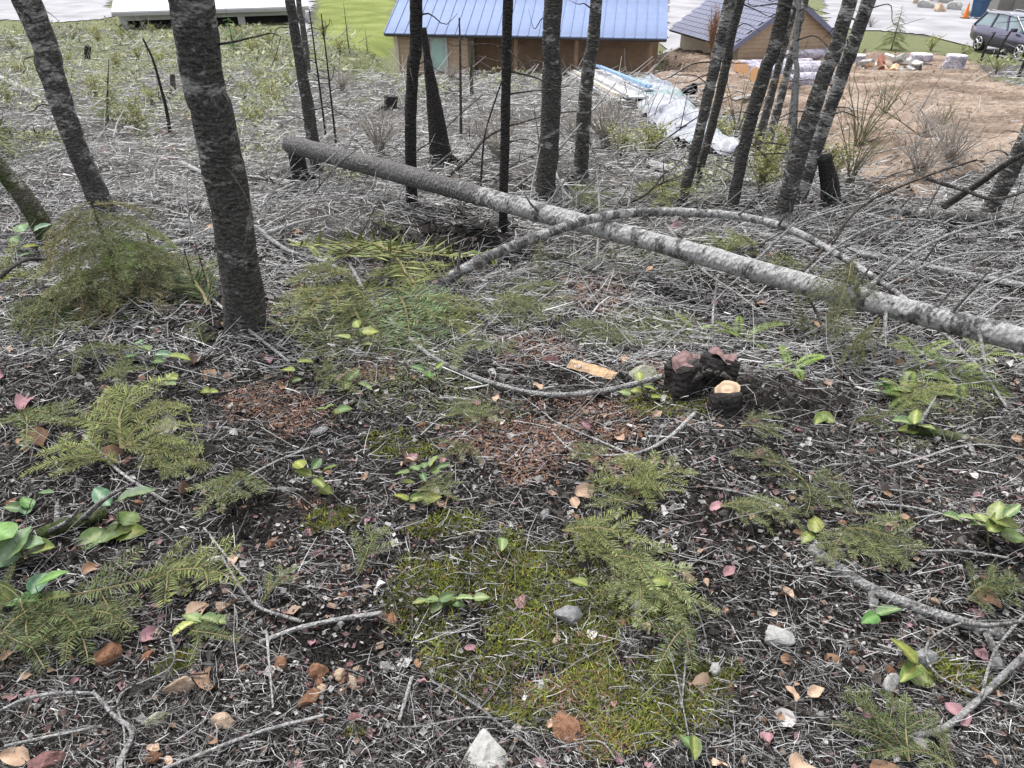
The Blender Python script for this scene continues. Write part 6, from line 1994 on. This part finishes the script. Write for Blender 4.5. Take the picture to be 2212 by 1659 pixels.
# cluster of rust stones
for i in range(26):
    a = random.uniform(0, 6.28); r_ = random.random() ** .6
    p = G(715 + 85 * r_ * math.cos(a), 1470 + 42 * r_ * math.sin(a))
    s = random.uniform(7, 16) * depth(p) / FPX
    c = random.choice((0, 0, 5, 4))
    o = ob('stone', random.choice(SMS[c]), None, p + Vector((0, 0, s * .25)))
    o.scale = (s, s * .85, s); o.rotation_euler = (0, 0, random.uniform(0, 6.28))
    ca, sa = math.cos(a) * r_, math.sin(a) * r_
    wh = ('left' if ca < 0 else 'right') + (' side' if abs(sa) < .3 else ' front' if sa > 0 else ' back') if abs(ca) > .25 else ('front' if sa > .2 else 'back' if sa < -.2 else 'middle')
    lb = ('bigger ' if s > 11.5 * depth(p) / FPX else 'little ') + SN[c].replace('small ', '') + ' at the ' + wh + ' of the stone cluster'
    tag(o, lb, 'stone', lb.replace('stone at', 'stones at'))

# fallen leaves
DL = [leaf_mesh('fallen_leaf', .34, .35, c, .09, 8, 5, mat=M_dead, base=(1, 1, 1), rib=(1.25, 1.2, 1.15), seed=40 + k) for k, c in enumerate((.3, -.25, .1, .45))]
LC = (('brown dead leaf', (.27, .17, .11)), ('tan curled leaf', (.46, .33, .24)), ('dull pink dead leaf', (.33, .19, .21)), ('pale grey dead leaf', (.52, .49, .47)), ('dark brown dead leaf', (.11, .07, .055)))
x, y, t, px, py = field(330, 480, 1740, -100, 2310)
for i in range(min(230, len(x))):
    p = onG(float(x[i]), float(y[i]), .012)
    c = random.choices(range(5), (26, 22, 26, 16, 10))[0]
    s = random.lognormvariate(math.log(27), .35) * float(t[i]) / FPX
    o = ob('fallen_leaf', random.choice(DL), None, p)
    o.scale = (s, s, s); o.rotation_euler = (random.uniform(-.6, .6), random.uniform(-.4, .4), random.uniform(0, 6.28))
    v = random.uniform(.75, 1.25); o.color = (*(q * v for q in LC[c][1]), 1)
    lb = used_label(LC[c][0], p, 'small' if s < 23 * float(t[i]) / FPX else 'broad' if s > 33 * float(t[i]) / FPX else None)
    tag(o, lb, 'leaf', lb.replace('leaf', 'leaves', 1))
for px, py, wd, c, lb in ((440, 1300, 70, 1, 'large crumpled tan leaf above the pale salal sprig'), (475, 1325, 60, 1, 'curled tan leaf beside the crumpled one'), (95, 962, 64, 0, 'brown leaf left of the big fir frond'), (205, 992, 70, 0, 'rust brown leaf under the big fir frond'),
                          (960, 1098, 66, 1, 'tan leaf below the bright central salal'), (300, 1385, 54, 2, 'curled pink leaf above the rust stone'), (1885, 1640, 90, 0, 'brown lobed leaf on the bottom edge at right'), (1735, 1640, 80, 1, 'tan leaf on the bottom edge right of the folded leaf'),
                          (2090, 1570, 60, 2, 'pinkish leaf beside the stout branch'), (1720, 1560, 60, 3, 'pale curled leaf above the brown stick'), (10, 815, 70, 2, 'pink leaf at the left edge'), (60, 860, 50, 2, 'pink leaf beside the big frond tip'),
                          (65, 1640, 60, 1, 'tan bark chip in the bottom left corner'), (490, 700, 50, 0, 'brown leaf at the foot of the thickest tree'), (1715, 1290, 60, 1, 'tan leaf left of the lichen crusted stick'), (2100, 1275, 60, 0, 'brown leaf above the lichen stick end')):
    p = G(px, py, .012); s = wd * depth(p) / FPX
    o = ob('fallen_leaf', random.choice(DL), None, p); o.scale = (s, s, s)
    o.rotation_euler = (random.uniform(-.5, .5), random.uniform(-.3, .3), random.uniform(0, 6.28)); o.color = (*LC[c][1], 1)
    tag(o, lb, 'leaf')

# loose twigs
TW = []
for k in range(10):
    rs_ = random.Random(k)
    pts = [Vector((u, .12 * math.sin(u * 3 + k) * rs_.uniform(.3, 1.2) + rs_.uniform(-.03, .03), .03 + .05 * math.sin(u * 5 + k))) for u in np.linspace(0, 1, 6)]
    TW.append(bark_tube(pts, [.0075, .007, .006, .005, .0035, .002], 5, .06, .15, k, mat=(B_pale, B_stick, B_brown, B_pale, B_stick)[k % 5], name='twig', lich=[.2, .2]))
TN = ('bleached twig', 'grey twig', 'brown twig', 'bleached twig', 'grey twig')
x, y, t, px, py = field(380, 300, 1760, -150, 2360)
for i in range(min(270, len(x))):
    p = onG(float(x[i]), float(y[i]), .004)
    k = random.randrange(10)
    s = random.lognormvariate(math.log(.24), .45) * float(t[i]) / 2.6
    a = random.gauss(-.4, .5) if random.random() < .45 else random.uniform(0, 6.28)
    q = onG(p.x + math.cos(a) * s, p.y + math.sin(a) * s, .006)
    o = ob('twig', TW[k], None, p); d = q - p
    o.rotation_euler = (0, -math.atan2(d.z, math.hypot(d.x, d.y)) - random.uniform(0, .06), a)
    wk = random.uniform(.6, 1.3) * (1 if t[i] > 3 else .75)
    o.scale = (s, s, s * wk)
    lb = used_label(TN[k % 5], p, 'short' if s < .19 * float(t[i]) / 2.6 else 'long' if s > .30 * float(t[i]) / 2.6 else None)
    tag(o, lb, 'twig', lb.replace('twig', 'twigs', 1))

# fine dead branches right of the arch, round the trunk pair and behind the log
rsd = random.Random(77)
DB = [(1660, 2240, 300, 640, 60, 'thin dead branch in the tangle right of the arch'), (1000, 1400, 250, 420, 22, 'thin dead twig in the brush behind the log crossing'), (560, 1000, 400, 560, 16, 'thin dead branch around the dark hollow'), (1330, 1640, 300, 460, 14, 'thin dead twig in the brush by the leaning trunk pair')]
for x0, x1, y0, y1, m, lab in DB:
    for k in range(m):
        px, py = rsd.uniform(x0, x1), rsd.uniform(y0, y1)
        b = G(px, py); L = rsd.uniform(.12, .30) * depth(b) * .55
        a = rsd.gauss(.5, .7) if rsd.random() < .65 else rsd.uniform(0, 6.28)
        e = rsd.uniform(.15, .9)
        d = Vector((math.cos(a) * math.cos(e), math.sin(a) * math.cos(e) * .5, math.sin(e)))
        sag = Vector((rsd.uniform(-.1, .1), rsd.uniform(-.1, .1), -rsd.uniform(.05, .3)))
        P_ = [d * L * f + sag * L * f * f for f in np.linspace(0, 1, 6)]
        r0 = rsd.uniform(1.1, 2.3) * depth(b) / FPX
        o = ob('dead_branch', bark_tube(P_, [r0, r0 * .9, r0 * .75, r0 * .6, r0 * .45, r0 * .25], 5, .05, .1, k, mat=(B_stick, B_brown, B_pale)[k % 3], name='dead_branch', lich=[.2, .2]), None, b)
        tone = ('grey', 'brown', 'bleached')[k % 3]
        pose = 'upright' if e > .65 else 'slanting' if e > .38 else 'low lying'
        lb = used_label(tone + ' dead branch', b, ('short ' if L < .2 * depth(b) * .55 else '') + pose)
        tag(o, lb, 'dead branch', lb.replace('branch', 'branches').replace('twig', 'twigs'))
        for j in range(rsd.randrange(1, 4)):
            f = rsd.randrange(1, 5); q = P_[f]
            d2 = (d + Vector((rsd.uniform(-.9, .9), rsd.uniform(-.9, .9), rsd.uniform(-.4, .6)))).normalized() * L * rsd.uniform(.2, .45)
            ob('side_twig', bark_tube([q, q + d2 * .5 + Vector((0, 0, .02)), q + d2], [r0 * .5, r0 * .38, r0 * .18], 4, .05, .1, j, mat=(B_stick, B_brown, B_pale)[k % 3], name='side_twig'), o)
